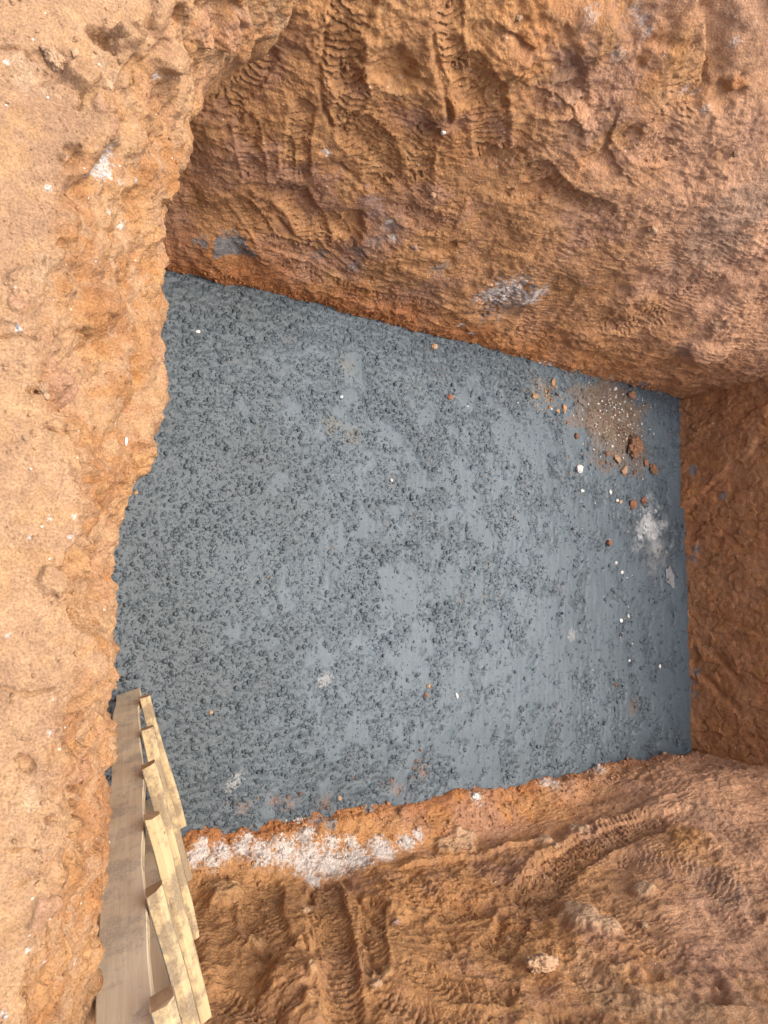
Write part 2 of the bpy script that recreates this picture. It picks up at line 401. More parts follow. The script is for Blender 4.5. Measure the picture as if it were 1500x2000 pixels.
def clay_relief(s, seed, big=0.05):
    P, uv = s.P, s.uv
    up = sstep(0.0, 0.35, uv[:, 1])
    low = fbm(P, 1.3, 3, seed); mid = fbm(P, 4.2, 4, seed + 2, 0.55)
    s.D += (big * low + 0.020 * mid) * (0.5 + 0.5 * up)
    s.D += 0.010 * np.clip(fbm(P, 9, 3, seed + 4, ridged=True), -1, 1) * sstep(-0.1, 0.5, noise(P, 2.2, seed + 5))
    s.D += 0.0036 * fbm(P, 26, 3, seed + 6, 0.62)
    s.D += 0.012 * fbm(P, 12, 3, seed + 40) * (1 - sstep(0.2, 0.4, uv[:, 1]))
    d1, d2, cid = worley(uv * np.array([11, 14]) + 0.5 * np.stack([mid, low], 1), seed)       # plates that broke away
    pl = sstep(-0.05, 0.35, noise(P, 1.9, seed + 7))
    s.D += (0.012 * (cid - 0.5) * sstep(0.02, 0.12, d2 - d1)) * pl * up
    tm = sstep(0.10, 0.42, fbm(P, 2.4, 3, seed + 9))
    s.D += 0.0060 * scales(P, uv, seed + 11, 0.038, 2.2) * tm
    cm = sstep(-0.25, 0.25, fbm(P, 1.9, 3, seed + 31)) * (1 - 0.6 * tm)
    s.D += (0.010 * billow(P, 7, 3, seed + 33) + 0.0036 * billow(P, 30, 3, seed + 35, 0.6)) * (0.2 + 0.8 * cm)

# left wall of the pit (upper part of the picture)
LW = side_wall(+1, 1.99, [(-0.0, -2.70), (0.0, -2.58), (0.10, -2.2), (0.36, -1.0), (0.84, 0.0)], 0.5, [(0.02, -2.7), (0.03, -1.85), (0.32, -1.0), (0.84, 0.0)])
LW.C = soil_tint(LW.P, 40, 0)
lowd = LW.uv[:, 1]
nz = fbm(LW.P, 2.0, 4, 71)
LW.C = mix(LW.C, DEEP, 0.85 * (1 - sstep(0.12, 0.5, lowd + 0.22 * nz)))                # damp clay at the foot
LW.C = mix(LW.C, PINK, 0.75 * sstep(2.6, 4.8, LW.P[:, 0] + 1.1 * nz + 0.8 * (lowd - 1.2)))   # dustier towards the rim and the far end
LW.C = mix(LW.C, ORANGE, 0.55 * (1 - sstep(0.2, 0.9, np.abs(lowd - 0.3) + 0.4 * nz)) * sstep(2.5, 4.5, LW.P[:, 0]))
clay_relief(LW, 41)
for pts, hw, dp, ch in [
        ([(690, 10), (668, 60), (676, 150)], 44, 0.030, 0.017), ([(676, 150), (690, 190), (676, 220)], 34, 0.018, 0.013),
        ([(880, 20), (882, 80), (888, 130)], 28, 0.024, 0.015), ([(915, 140), (955, 200), (960, 290)], 40, 0.024, 0.015),
        ([(590, 215), (582, 270), (585, 340)], 26, 0.020, 0.010), ([(560, 280), (562, 340)], 16, 0.016, 0.004),
        ([(700, 265), (740, 300), (745, 350)], 44, 0.024, 0.013), ([(840, 265), (825, 300), (822, 340)], 28, 0.016, 0.013),
        ([(570, 390), (600, 430), (615, 470)], 34, 0.026, 0.013), ([(640, 440), (660, 480), (690, 500)], 28, 0.016, 0.012),
        ([(1050, 345), (1100, 390), (1180, 420)], 30, 0.022, 0.014), ([(1090, 560), (1075, 600), (1040, 650)], 42, 0.018, 0.011),
        ([(1010, 570), (960, 610)], 34, 0.014, 0.009), ([(1235, 270), (1270, 300), (1310, 300)], 30, 0.020, 0.010),
        ([(520, 120), (480, 170), (440, 200)], 26, 0.020, 0.012), ([(480, 240), (500, 330)], 26, 0.012, 0.010),
        ([(1050, 170), (1070, 200), (1120, 190)], 34, 0.020, 0.006), ([(1240, 650), (1180, 640)], 24, 0.010, 0.007),
        ([(760, 590), (850, 610), (900, 640)], 24, 0.008, 0.010), ([(560, 520), (650, 560), (740, 590)], 22, 0.008, 0.010),
        ([(1350, 120), (1340, 200), (1300, 240)], 40, 0.020, 0.008), ([(800, 420), (860, 440), (880, 400)], 30, 0.012, 0.009),
        ([(1380, 560), (1300, 620), (1220, 640)], 36, 0.016, 0.008), ([(470, 400), (520, 470), (600, 500)], 22, 0.014, 0.009)]:
    LW.stroke(pts, hw, dp, ch, seed=int(pts[0][0]))
for pts, hw, dp in [([(640, 60), (622, 160), (634, 215), (648, 252)], 5, 0.030), ([(845, 70), (858, 140), (872, 200), (878, 240)], 6, 0.045),
                    ([(520, 400), (545, 440), (600, 490), (640, 520)], 6, 0.026), ([(770, 170), (800, 185), (838, 170)], 5, 0.010),
                    ([(660, 330), (690, 355), (712, 372)], 5, 0.026), ([(1500, 590), (1440, 620), (1340, 665)], 4, 0.014),
                    ([(1220, 250), (1150, 330), (1060, 420), (960, 470)], 4, 0.012), ([(1180, 215), (1100, 260), (1010, 320)], 4, 0.012),
                    ([(1420, 330), (1330, 380), (1230, 440)], 5, 0.014), ([(560, 300), (540, 360), (505, 400)], 4, 0.014)]:
    LW.groove(pts, hw, dp)
LW.dent(775, 140, 46, -0.050, 1.4, stretch=1.9, ang=math.pi / 2 + 0.1)
LW.dent(690, 450, 30, -0.045, 1.8, stretch=1.8, ang=0.35)
LW.dent(866, 487, 24, -0.045, 1.6, stretch=2.0, ang=-1.0)
LW.dent(980, 320, 28, -0.042, 1.6, stretch=2.1, ang=-0.9)
LW.dent(1040, 385, 26, -0.036, 1.6, stretch=2.3, ang=-0.95)
LW.dent(1205, 300, 40, -0.030, 1.6, stretch=1.5)
LW.dent(1110, 160, 42, -0.04, 1.8); LW.dent(1440, 165, 26, 0.05, 1.8, tint=np.array([0.46, 0.19, 0.07]), amt=0.7); LW.dent(1432, 180, 44, -0.045, 1.6)
LW.dent(980, 120, 55, 0.045, 1.4); LW.dent(870, 235, 44, 0.03, 1.6); LW.dent(1150, 60, 70, 0.04, 1.5); LW.dent(1010, 60, 40, -0.03, 1.5)
LW.dent(1240, 600, 60, 0.03, 1.6); LW.dent(1095, 240, 70, 0.03, 1.6); LW.dent(1380, 690, 60, 0.035, 1.6, stretch=0.6)
LW.step([(1370, 20), (1378, 70), (1380, 130), (1360, 180)], -0.045, 70, 1)
LW.step([(1280, 92), (1330, 100), (1345, 95)], -0.03, 40, 1); LW.step([(1200, 250), (1190, 300), (1220, 340)], -0.020, 60, -1)
LW.step([(1020, 160), (1110, 200), (1125, 235)], 0.018, 60, 1); LW.step([(990, 60), (1040, 90), (1000, 110)], 0.03, 40, 1)
LW.patch([(450, 482)], 36, CEMENT * 1.2, 0.95, 0.55); LW.patch([(395, 470), (486, 495)], 14, CEMENT, 0.8)
LW.patch([(1010, 572), (985, 600)], 42, CEMENT * 1.6, 0.5, 1.8, 3.6); LW.patch([(1000, 560), (1040, 578), (960, 575)], 24, WHITE, 0.8, 1.4, 3.5)
LW.patch([(690, 520), (630, 505), (735, 470), (760, 445), (700, 490), (860, 520)], 14, CEMENT * 1.3, 0.65, 1.7, 3.5)
LW.patch([(718, 395), (735, 420)], 22, np.array([0.48, 0.33, 0.27]), 0.7, 1.0); LW.patch([(760, 435), (768, 462), (640, 300)], 8, WHITE, 0.9, 1.0)
LW.patch([(1265, 66), (1255, 40), (1205, 105), (1150, 20), (1240, 20)], 11, WHITE * 0.85, 0.5, 1.6, 2.5); LW.patch([(1360, 190), (1375, 215), (1340, 180), (1435, 85)], 8, WHITE * 0.85, 0.45, 1.6, 2.5)
LW.patch([(1430, 430), (1380, 500), (1480, 400)], 70, GREYB * 1.25, 0.55, 0.7); LW.patch([(1180, 70), (1120, 150), (1210, 230)], 60, np.array([0.36, 0.22, 0.15]), 0.6, 0.8)
LW.patch([(1400, 640), (1330, 690)], 22, np.array([0.3, 0.2, 0.14]), 0.6, 0.8); LW.patch([(1180, 60), (800, 150), (1200, 270), (1320, 90)], 40, GOLD, 0.5, 0.9)
LW.patch([(1180, 745), (1250, 752), (1120, 728), (1215, 748)], 16, CEMENT * 1.15, 0.9, 0.9)
LW.patch([(920, 655), (1060, 708), (1075, 712), (900, 640)], 7, WHITE, 0.9, 0.9)
LW.D += 0.0022 * billow(LW.P, 62, 2, 55)
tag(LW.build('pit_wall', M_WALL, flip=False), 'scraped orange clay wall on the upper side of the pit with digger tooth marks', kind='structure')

# right wall of the pit (lower part of the picture): a shelf of loose soil at its foot
RW = side_wall(-1, 1.235, [(-0.0, -2.70), (0.0, -2.60), (0.13, -2.46), (0.25, -2.40), (0.30, -2.25), (0.36, -1.6), (0.60, 0.0)], 0.95, [(-0.03, -2.7), (-0.02, -1.95), (0.22, -1.2), (0.60, 0.0)])
RW.C = soil_tint(RW.P, 140, 0)
nz = fbm(RW.P, 2.0, 4, 171); lowd = RW.uv[:, 1]
RW.C = mix(RW.C, OCHRE * 0.92, 0.6 * (1 - sstep(1.8, 3.4, RW.P[:, 0] + 0.7 * nz)))
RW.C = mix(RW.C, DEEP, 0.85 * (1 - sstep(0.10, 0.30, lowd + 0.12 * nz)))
RW.C = mix(RW.C, PINK, 0.70 * sstep(3.0, 5.0, RW.P[:, 0] + 0.9 * nz + 0.5 * (lowd - 1)))
clay_relief(RW, 141)
toe = (1 - sstep(0.25, 0.40, lowd)) * sstep(0.03, 0.12, lowd)
RW.D += 0.035 * toe * (fbm(RW.P, 3.0, 4, 160)) + 0.010 * toe * fbm(RW.P, 14, 3, 161)
for pts, hw, dp, ch in [
        ([(635, 1725), (645, 1800), (660, 1900), (672, 2000)], 40, 0.032, 0.016), ([(515, 1725), (510, 1790), (525, 1850)], 44, 0.024, 0.012),
        ([(730, 1770), (725, 1830), (735, 1900)], 28, 0.022, 0.012), ([(1260, 1605), (1170, 1640), (1085, 1690), (1045, 1735)], 44, 0.034, 0.018),
        ([(1030, 1730), (1060, 1770)], 40, 0.020, 0.013), ([(1010, 1770), (990, 1820), (960, 1850)], 36, 0.022, 0.015),
        ([(800, 1730), (860, 1770), (930, 1760)], 44, 0.018, 0.013), ([(1180, 2000), (1130, 1975), (1090, 1990)], 40, 0.026, 0.018),
        ([(820, 1900), (900, 1930), (990, 1930)], 40, 0.012, 0.012), ([(760, 1950), (850, 1980), (960, 1990)], 40, 0.014, 0.013),
        ([(440, 1950), (500, 1980), (560, 1960)], 40, 0.014, 0.011), ([(1200, 1800), (1280, 1850), (1360, 1900)], 50, 0.012, 0.009),
        ([(1240, 1680), (1330, 1700), (1440, 1740)], 44, 0.012, 0.008), ([(900, 1660), (980, 1690), (1010, 1740)], 34, 0.016, 0.008),
        ([(1150, 1900), (1220, 1960), (1300, 1990)], 50, 0.016, 0.008), ([(600, 1640), (700, 1660)], 20, 0.004, 0.009)]:
    RW.stroke(pts, hw, dp, ch, seed=int(pts[0][0]))
for pts, hw, dp in [([(612, 1725), (600, 1760), (608, 1830), (622, 1890)], 6, 0.050), ([(668, 1710), (690, 1745), (725, 1790), (745, 1810)], 7, 0.032),
                    ([(712, 1830), (722, 1870), (738, 1900)], 6, 0.026), ([(990, 1765), (975, 1800), (966, 1830)], 6, 0.028),
                    ([(880, 1830), (895, 1870), (905, 1890)], 5, 0.018), ([(870, 1690), (820, 1700), (770, 1740)], 6, 0.02),
                    ([(540, 1870), (590, 1845), (600, 1860)], 6, 0.03), ([(1400, 1920), (1420, 1950), (1430, 1970)], 9, 0.04),
                    ([(1500, 1590), (1400, 1575), (1310, 1560)], 6, 0.014)]:
    RW.groove(pts, hw, dp)
RW.step([(1320, 1580), (1260, 1590), (1180, 1620), (1110, 1650), (1060, 1680), (1035, 1700)], 0.030, 60, 1)
RW.step([(1030, 1655), (960, 1668), (860, 1680), (800, 1695)], 0.035, 40, 1)
RW.dent(570, 1920, 80, 0.060, 1.4, stretch=1.5, ang=0.5); RW.dent(600, 1990, 70, 0.05, 1.4); RW.dent(430, 1745, 50, 0.05, 1.5, tint=PALE * 0.85, amt=0.6)
RW.dent(500, 1845, 22, 0.03, 1.6, tint=PALE, amt=0.8); RW.dent(590, 1850, 26, 0.035, 1.6); RW.dent(400, 1900, 50, 0.04, 1.4)
RW.dent(1145, 1795, 52, 0.035, 2.2, stretch=1.5, tint=BEIGE, amt=0.8); RW.dent(1060, 1645, 32, 0.03, 2.2, tint=BEIGE, amt=0.9)
RW.dent(905, 1640, 36, 0.035, 2.2, tint=BEIGE * 0.9, amt=0.8); RW.dent(870, 1655, 30, 0.03, 2.2, tint=BEIGE * 0.85, amt=0.7); RW.dent(1130, 1620, 24, 0.02, 2.2, tint=BEIGE * 0.95, amt=0.8)
RW.dent(1255, 1735, 30, 0.025, 2.2, tint=BEIGE, amt=0.8); RW.dent(745, 1905, 26, 0.025, 2.0, tint=PALE, amt=0.7); RW.dent(1400, 1950, 36, -0.06, 1.5)
RW.dent(780, 1785, 30, 0.03, 1.8); RW.dent(610, 1925, 16, 0.03, 1.8, tint=PALE); RW.dent(1080, 1970, 44, -0.03, 1.6); RW.dent(1340, 1640, 50, 0.02, 1.6, tint=GOLD, amt=0.7)
RW.patch([(1380, 1720), (1440, 1760), (1370, 1590)], 50, GREYB * 1.2, 0.4, 0.8); RW.patch([(1270, 1960), (1350, 1980), (1450, 1990), (1180, 1910)], 70, DUST, 0.6, 0.9)
RW.patch([(1180, 1950), (1060, 2000)], 30, PALE, 0.6, 1.0); RW.patch([(1320, 1660)], 60, GOLD, 0.5, 0.8)
# lime spilled on the shelf
limeq = fbm(RW.P, 7.0, 3, 190)
lime_f = np.zeros(len(RW.P))
for px, py, r in [(600, 1668, 62), (650, 1682, 58), (560, 1655, 56), (700, 1672, 54), (745, 1660, 46), (520, 1658, 50), (480, 1648, 44), (440, 1654, 38), (400, 1655, 32),
                  (610, 1618, 20), (490, 1628, 22), (400, 1636, 16), (690, 1640, 26), (790, 1645, 32), (815, 1630, 22), (612, 1705, 30), (650, 1640, 34), (600, 1630, 32), (385, 1668, 28), (420, 1674, 30)]:
    i = RW.find(px, py); lime_f = np.maximum(lime_f, 1 - np.linalg.norm(RW.P - RW.P[i], axis=1) / (r * RW.scale(i)))
lime_m = 0.92 * sstep(0.0, 0.34, lime_f - 0.30 + 0.20 * limeq + 0.36 * fbm(RW.P, 55, 4, 191, 0.8)) * (lime_f > 0)
RW.C = mix(RW.C, WHITE * 0.95, 0.93 * lime_m)
RW.D += 0.006 * lime_m * (0.5 + fbm(RW.P, 50, 2, 192))
RW.patch([(578, 1589)], 20, WHITE, 0.9, 0.8); RW.patch([(620, 1595), (648, 1600), (720, 1575)], 14, CEMENT * 1.2, 0.8, 0.9)
RW.patch([(1060, 1525), (1080, 1530), (1165, 1505), (930, 1558)], 12, WHITE * 0.9, 0.7, 1.3, 2.5)
RW.D += 0.0022 * billow(RW.P, 62, 2, 155)
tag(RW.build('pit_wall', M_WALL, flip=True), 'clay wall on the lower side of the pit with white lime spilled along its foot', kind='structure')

# far end wall
v = seg((0, 1.15, 0.0085), (1.15, 2.70, 0.03)); u = seg((-2.1, 2.9, 0.0085))
P = np.zeros((len(u), len(v), 3)); P[:, :, 1] = u[:, None]; P[:, :, 2] = -2.68 + v[None, :]
P[:, :, 0] = 5.80 + 0.10 * v[None, :] - 0.02 * np.exp(-((v[None, :]) / 0.15) ** 2)
FW = Surface(P, np.stack(np.broadcast_arrays(u[:, None], v[None, :]), 2).copy())
if FW.N[:, 0].mean() > 0: FW.N = -FW.N
FW.C = np.tile(np.array([0.47, 0.225, 0.105]), (len(FW.P), 1))
n1 = fbm(FW.P, 3.0, 4, 240); n2 = fbm(FW.P, 8.0, 3, 241)
FW.C = mix(FW.C, np.array([0.53, 0.275, 0.140]), sstep(-0.1, 0.5, n1)); FW.C = mix(FW.C, ORANGE, 0.6 * sstep(0.0, 0.5, n2)); FW.C = mix(FW.C, BROWN, 0.5 * sstep(0.0, 0.5, -n2 + n1))
FW.D += 0.018 * fbm(FW.P, 1.6, 3, 242) + 0.006 * fbm(FW.P, 5, 3, 243) + 0.004 * fbm(FW.P, 24, 3, 244)
wq = np.stack([FW.uv[:, 0] * 13.0 + 0.9 * fbm(FW.P, 1.5, 3, 246) + 0.3 * n2, FW.uv[:, 1] * 6.0 + 0.5 * n1], 1)
d1, d2, cid = worley(wq, 245, cheb=True)
mask = sstep(-0.45, -0.05, noise(FW.P, 2.0, 247))
FW.D += mask * (0.020 * (cid - 0.5) * sstep(0.0, 0.05, d2 - d1) - 0.005 * (1 - sstep(0.0, 0.10, d2 - d1)))
FW.D += (0.002 * billow(FW.P, 16, 3, 250)) * sstep(-0.1, 0.3, n1) + 0.0008 * billow(FW.P, 50, 2, 251)
FW.D += 0.0035 * fbm(FW.P, (1, 34, 5), 3, 252) * sstep(-0.3, 0.3, -n1)
FW.step([(1440, 900), (1400, 940), (1352, 985)], 0.05, 160, 1); FW.groove([(1345, 1230), (1400, 1280), (1440, 1330)], 8, 0.02)
FW.groove([(1350, 1290), (1410, 1360), (1440, 1380)], 8, 0.02); FW.groove([(1350, 1200), (1420, 1215), (1500, 1240)], 6, 0.015)
FW.patch([(1355, 918)], 11, CEMENT * 1.5, 0.8, 0.5); FW.patch([(1355, 1072), (1350, 1330), (1352, 1350), (1358, 1310), (1406, 966), (1350, 1090)], 8, CEMENT * 1.3, 0.8, 0.9)
tag(FW.build('pit_wall', M_WALL, flip=True), 'red brown clay wall closing the far end of the pit with blocky tooth marks', kind='structure')

# near bank: flat ground, broken edge, and the wall falling away under the photographer
edge_px = [(560, -160), (420, -60), (300, 60), (250, 130), (220, 230), (130, 330), (110, 460), (85, 600), (78, 780), (150, 880), (172, 960), (168, 1050), (112, 1110), (150, 1220), (170, 1310), (150, 1370),
           (115, 1440), (118, 1520), (105, 1600), (100, 1700), (128, 1750), (85, 1830), (60, 1950), (50, 2060)]
lip_px = [(700, -120), (592, 10), (560, 45), (500, 98), (432, 132), (396, 210), (360, 290), (346, 340), (344, 420), (326, 462), (334, 520), (331, 640), (326, 740), (312, 850), (290, 902), (258, 962), (234, 1030), (230, 1085),
          (210, 1132), (215, 1200), (221, 1290), (222, 1400), (226, 1465), (212, 1545), (209, 1650), (204, 1800), (195, 2000), (190, 2100)]
ZL = -0.34
e3 = np.array([on_z(px, py, 0.0) for px, py in edge_px])[::-1]; l3 = np.array([on_z(px, py, ZL) for px, py in lip_px])[::-1]
yy = seg((-2.6, -1.05, 0.02), (-1.05, 1.95, 0.0036), (1.95, 3.0, 0.02))
t = (yy + 1.05) / 3.0
xe = np.interp(yy, e3[:, 1], e3[:, 0]); xl = np.interp(yy, l3[:, 1], l3[:, 0])
for _ in range(3):
    xe[2:-2] = (xe[:-4] + xe[1:-3] + xe[2:-2] + xe[3:-1] + xe[4:]) / 5; xl[2:-2] = (xl[:-4] + xl[1:-3] + 2 * xl[2:-2] + xl[3:-1] + xl[4:]) / 6
xe = np.minimum(xe, xl - 0.06)
sv = seg((0, 1, 1 / 26), (1, 2, 1 / 95), (2, 3, 1 / 120), (3, 4, 1 / 110))
PX = np.zeros((len(yy), len(sv))); PZ = np.zeros_like(PX)
kx = np.stack([np.full_like(yy, -0.9), np.minimum(0.0, xe - 0.12), xe, xl, 0.55 - 0.45 * sstep(0.6, 1.3, yy)], 1)
kz = np.array([0.0, 0.0, -0.015, ZL, -2.7])
for j in range(len(yy)):
    PX[j] = np.interp(sv, np.arange(5), kx[j])
PZ[:] = np.interp(sv, np.arange(5), kz)[None, :]
for _ in range(10):
    PX[:, 2:-2] = (PX[:, :-4] + 2 * PX[:, 2:-2] + PX[:, 4:]) / 4; PZ[:, 2:-2] = (PZ[:, :-4] + 2 * PZ[:, 2:-2] + PZ[:, 4:]) / 4
P = np.stack([PX, np.broadcast_to(yy[:, None], PX.shape), PZ], 2)
arc = np.concatenate([np.zeros((len(yy), 1)), np.cumsum(np.hypot(np.diff(PX, axis=1), np.diff(PZ, axis=1)), 1)], 1)
arc = arc - arc[:, [np.argmin(np.abs(sv - 2))]]
NB = Surface(P, np.stack([np.broadcast_to(yy[:, None], PX.shape), arc], 2))
if NB.N[:, 2].mean() < 0: NB.N = -NB.N
sb = np.broadcast_to(sv[None, :], PX.shape).ravel()
slope = sstep(1.85, 2.15, sb); wall = sstep(2.9, 3.2, sb)
NB.C = np.tile(DUST, (len(NB.P), 1))
n1 = fbm(NB.P, 3.2, 4, 340); n2 = fbm(NB.P, 8.5, 4, 341, 0.6); n3 = fbm(NB.P, 26, 3, 342)
nb_clump = n2
NB.C = mix(NB.C, np.array([0.61, 0.385, 0.205]), 0.8 * sstep(0.05, 0.5, n2 + 0.3 * n3)); NB.C = mix(NB.C, np.array([0.46, 0.285, 0.170]), 0.85 * sstep(0.05, 0.5, n1 + 0.4 * n2))
NB.C = mix(NB.C, np.array([0.57, 0.345, 0.17]), 0.6 * sstep(0.1, 0.5, -n2))
NB.C = mix(NB.C, GOLD * 1.12, 0.65 * slope * sstep(-0.3, 0.4, n2 - 0.2 * n1)); NB.C = mix(NB.C, np.array([0.47, 0.22, 0.085]), 0.65 * slope * sstep(0.0, 0.5, n1 + 0.6 * n3))
NB.C = mix(NB.C, PURPLE * 1.25, 0.4 * slope * sstep(0.15, 0.6, -n1 + 0.5 * n2)); NB.C = mix(NB.C, ORANGE, 0.9 * wall)
NB.D += (1 - slope) * 0.010 * billow(NB.P, 4.5, 2, 361) + 0.009 * fbm(NB.P, 3, 3, 350) + 0.0022 * fbm(NB.P, 24, 3, 351, 0.65) * (1 - slope)
NB.D += slope * (0.030 * fbm(NB.P, 4.5, 3, 352) + 0.016 * fbm(NB.P, 12, 3, 353, 0.5) + 0.020 * billow(NB.P, 6.5, 2, 360) + 0.0022 * fbm(NB.P, 50, 3, 354, 0.6))
NB.D += (0.0012 + 0.0010 * slope) * billow(NB.P, 85, 2, 355, 0.6) + slope * 0.004 * billow(NB.P, 30, 2, 359)
d1, d2, cid = worley(NB.uv * np.array([13, 15]) + 0.6 * np.stack([n2, n1], 1), 356)
NB.D += slope * (0.007 * (cid - 0.45) * sstep(0.0, 0.14, d2 - d1)) * sstep(-0.2, 0.3, n1 + 0.2)
NB.D += slope * 0.005 * np.clip(fbm(NB.P, 16, 3, 357, ridged=True), -1, 1) * sstep(-0.1, 0.4, n2)
near_edge = np.exp(-((sb - 2.0) / 0.22) ** 2)
NB.D += near_edge * (0.016 * fbm(NB.P, 18, 3, 358))
for px, py, r, d, st, an in [(212, 72, 24, -0.055, 1.6, 0.2), (270, 118, 12, -0.03, 1.6, 0.5), (172, 652, 13, -0.035, 1.8, 0.0), (274, 668, 12, -0.022, 1.0, 0), (186, 1074, 15, -0.035, 1.4, 0.8),
                             (180, 705, 9, -0.02, 1, 0), (95, 760, 22, -0.030, 1.8, 0), (120, 650, 12, -0.02, 1.0, 0), (210, 735, 9, -0.018, 1, 0), (60, 1490, 22, -0.022, 1.2, 0.4), (125, 1440, 13, -0.03, 1.5, 0),
                             (100, 1600, 10, -0.03, 1.5, 0), (75, 1930, 18, -0.03, 1.8, 0), (90, 1860, 14, -0.03, 1.4, 0.4), (130, 480, 14, -0.025, 1.4, 0), (150, 305, 24, -0.03, 1.6, 0.5), (112, 135, 44, -0.016, 1.4, 0.4), (145, 1410, 9, -0.02, 1.3, 0),
                             (250, 560, 14, -0.018, 1.3, 0), (300, 60, 14, -0.025, 2.0, 0.2), (360, 30, 16, -0.03, 1.8, 0.1), (180, 930, 20, -0.03, 2.2, 0.1), (230, 950, 14, -0.02, 1.8, 0.1), (140, 1560, 14, -0.02, 1.4, 0)]:
    NB.dent(px, py, r, d, 1.7, stretch=st, ang=an, rag=0.5)
for px, py, r, d, tint in [(166, 152, 36, 0.034, np.array([0.52, 0.32, 0.18])), (250, 75, 34, 0.035, None), (335, 110, 36, 0.03, None), (400, 60, 40, 0.03, PURPLE * 1.35), (455, 60, 40, 0.03, PURPLE * 1.35), (200, 205, 20, 0.012, PURPLE * 1.2), (228, 245, 26, 0.010, PURPLE * 1.1),
                           (135, 745, 58, 0.018, PURPLE * 1.25), (120, 740, 18, 0.02, DUST), (300, 620, 34, 0.015, None), (150, 1500, 40, 0.022, PURPLE * 1.2), (140, 1560, 24, 0.02, None), (130, 1610, 20, 0.02, GOLD), (215, 1440, 20, 0.015, None),
                           (95, 1780, 34, 0.012, PURPLE * 1.25), (30, 590, 24, 0.012, PURPLE * 1.4), (110, 1140, 34, 0.02, None), (150, 1110, 26, 0.02, None), (215, 1060, 22, 0.012, None), (60, 560, 44, 0.012, None), (20, 610, 30, 0.010, None),
                           (330, 380, 30, 0.02, None), (280, 440, 50, 0.02, None), (200, 590, 40, 0.02, None)]:
    NB.dent(px, py, r, d, 2.6, tint=tint, amt=0.45, rag=0.4)
NB.dent(225, 310, 24, -0.006, 2.0, stretch=1.7, ang=0.5, tint=None)
NB.patch([(228, 300), (222, 318), (212, 335)], 17, WHITE * 0.95, 0.9, 1.2, 2.5); NB.patch([(228, 300)], 7, np.array([0.2, 0.19, 0.18]), 0.7, 1.0)
NB.patch([(96, 366), (174, 340), (234, 355), (268, 356), (200, 345), (212, 415), (240, 440), (316, 152), (40, 640)], 6, WHITE, 0.85, 1.0)
NB.patch([(60, 1050), (140, 1050), (100, 1012), (20, 1240), (100, 1430), (10, 1980), (150, 1010), (15, 120), (130, 1910), (100, 1880), (60, 1860), (160, 1880)], 5, WHITE, 0.8, 1.0)
NB.patch([(60, 140), (50, 150), (220, 145), (90, 530), (60, 1560)], 30, BEIGE, 0.5, 0.9); NB.patch([(300, 520), (270, 730), (240, 780)], 26, np.array([0.52, 0.25, 0.085]), 0.7, 0.9)
for pts in [[(0, 92), (40, 90), (75, 118), (95, 140)], [(95, 832), (120, 845), (160, 842)], [(0, 1342), (30, 1350), (60, 1358), (110, 1345)], [(30, 1735), (60, 1722), (95, 1695)], [(0, 655), (40, 650), (78, 665)],
            [(10, 1660), (60, 1660), (95, 1665)], [(165, 180), (160, 210)], [(180, 1180), (200, 1160)], [(250, 700), (262, 725)]]:
    NB.groove(pts, 3.0, 0.020)
for pts, hw, dp in [([(355, 10), (366, 100), (352, 170), (330, 230)], 8, 0.028), ([(298, 0), (302, 60), (285, 110), (270, 150)], 7, 0.026), ([(465, 0), (472, 60), (455, 110)], 8, 0.026), ([(410, 10), (408, 70), (395, 130)], 7, 0.018), ([(322, 200), (300, 280), (285, 340)], 8, 0.016)]:
    NB.groove(pts, hw, dp)
NB.step([(210, 130), (200, 190), (215, 235)], -0.02, 30, -1)
tag(NB.build('ground', M_GROUND, flip=False), 'dry sandy orange ground breaking off at the near edge of the pit', kind='structure')

# ------------------------------------------------------------------ concrete floor
FZ = -2.6; FG = 0.0095
u = seg((0.3, 5.95, FG)); v = seg((-1.45, 2.15, FG))
P = np.zeros((len(u), len(v), 3)); P[:, :, 0] = u[:, None]; P[:, :, 1] = v[None, :]; P[:, :, 2] = FZ
FL = Surface(P, P[:, :, :2].copy()); FL.N[:] = (0, 0, 1)
def rough_mask(Q):
    m = 0.25 * fbm(Q, (1.5, 1.1, 1), 3, 402, 0.6) + 0.95 * fbm(Q, (6.5, 5.2, 1), 4, 403, 0.72) + 0.24
    m = m + 0.55 * (1 - sstep(1.2, 2.6, Q[:, 0])) + 0.5 * sstep(1.5, 2.0, Q[:, 1]) - 0.22 * sstep(2.4, 4.4, Q[:, 0])
    m = m - 0.22 * np.exp(-((Q[:, 0] - 4.3) / 1.0) ** 2 - ((Q[:, 1] - 0.1) / 0.7) ** 2)
    return m
rm = rough_mask(FL.P); rs = sstep(-0.15, 0.45, rm)
FL.D += 0.008 * fbm(FL.P, 1.8, 3, 400) + 0.0026 * fbm(FL.P, 7, 3, 401)
FL.D += rs * (0.0075 * fbm(FL.P, 32, 2, 404, 0.7) - 0.0065)
FL.D += (1 - rs) * 0.0016 * fbm(FL.P, (38, 2.5, 1), 3, 405)                      # float marks across the slab
FL.C = np.tile(np.array([0.068, 0.093, 0.113]), (len(FL.P), 1))
n1 = fbm(FL.P, 1.2, 4, 410); n2 = fbm(FL.P, 4.5, 4, 411)
FL.C = mix(FL.C, np.array([0.090, 0.122, 0.146]), sstep(-0.2, 0.5, n1 + 0.3 * n2) * (1 - 0.6 * rs)); FL.C = mix(FL.C, np.array([0.057, 0.077, 0.093]), 0.6 * sstep(0.0, 0.5, -n1 + 0.4 * n2))
FL.C = mix(FL.C, np.array([0.050, 0.065, 0.074]), 0.6 * (1 - sstep(1.0, 2.6, FL.P[:, 0] + 0.5 * n1)))
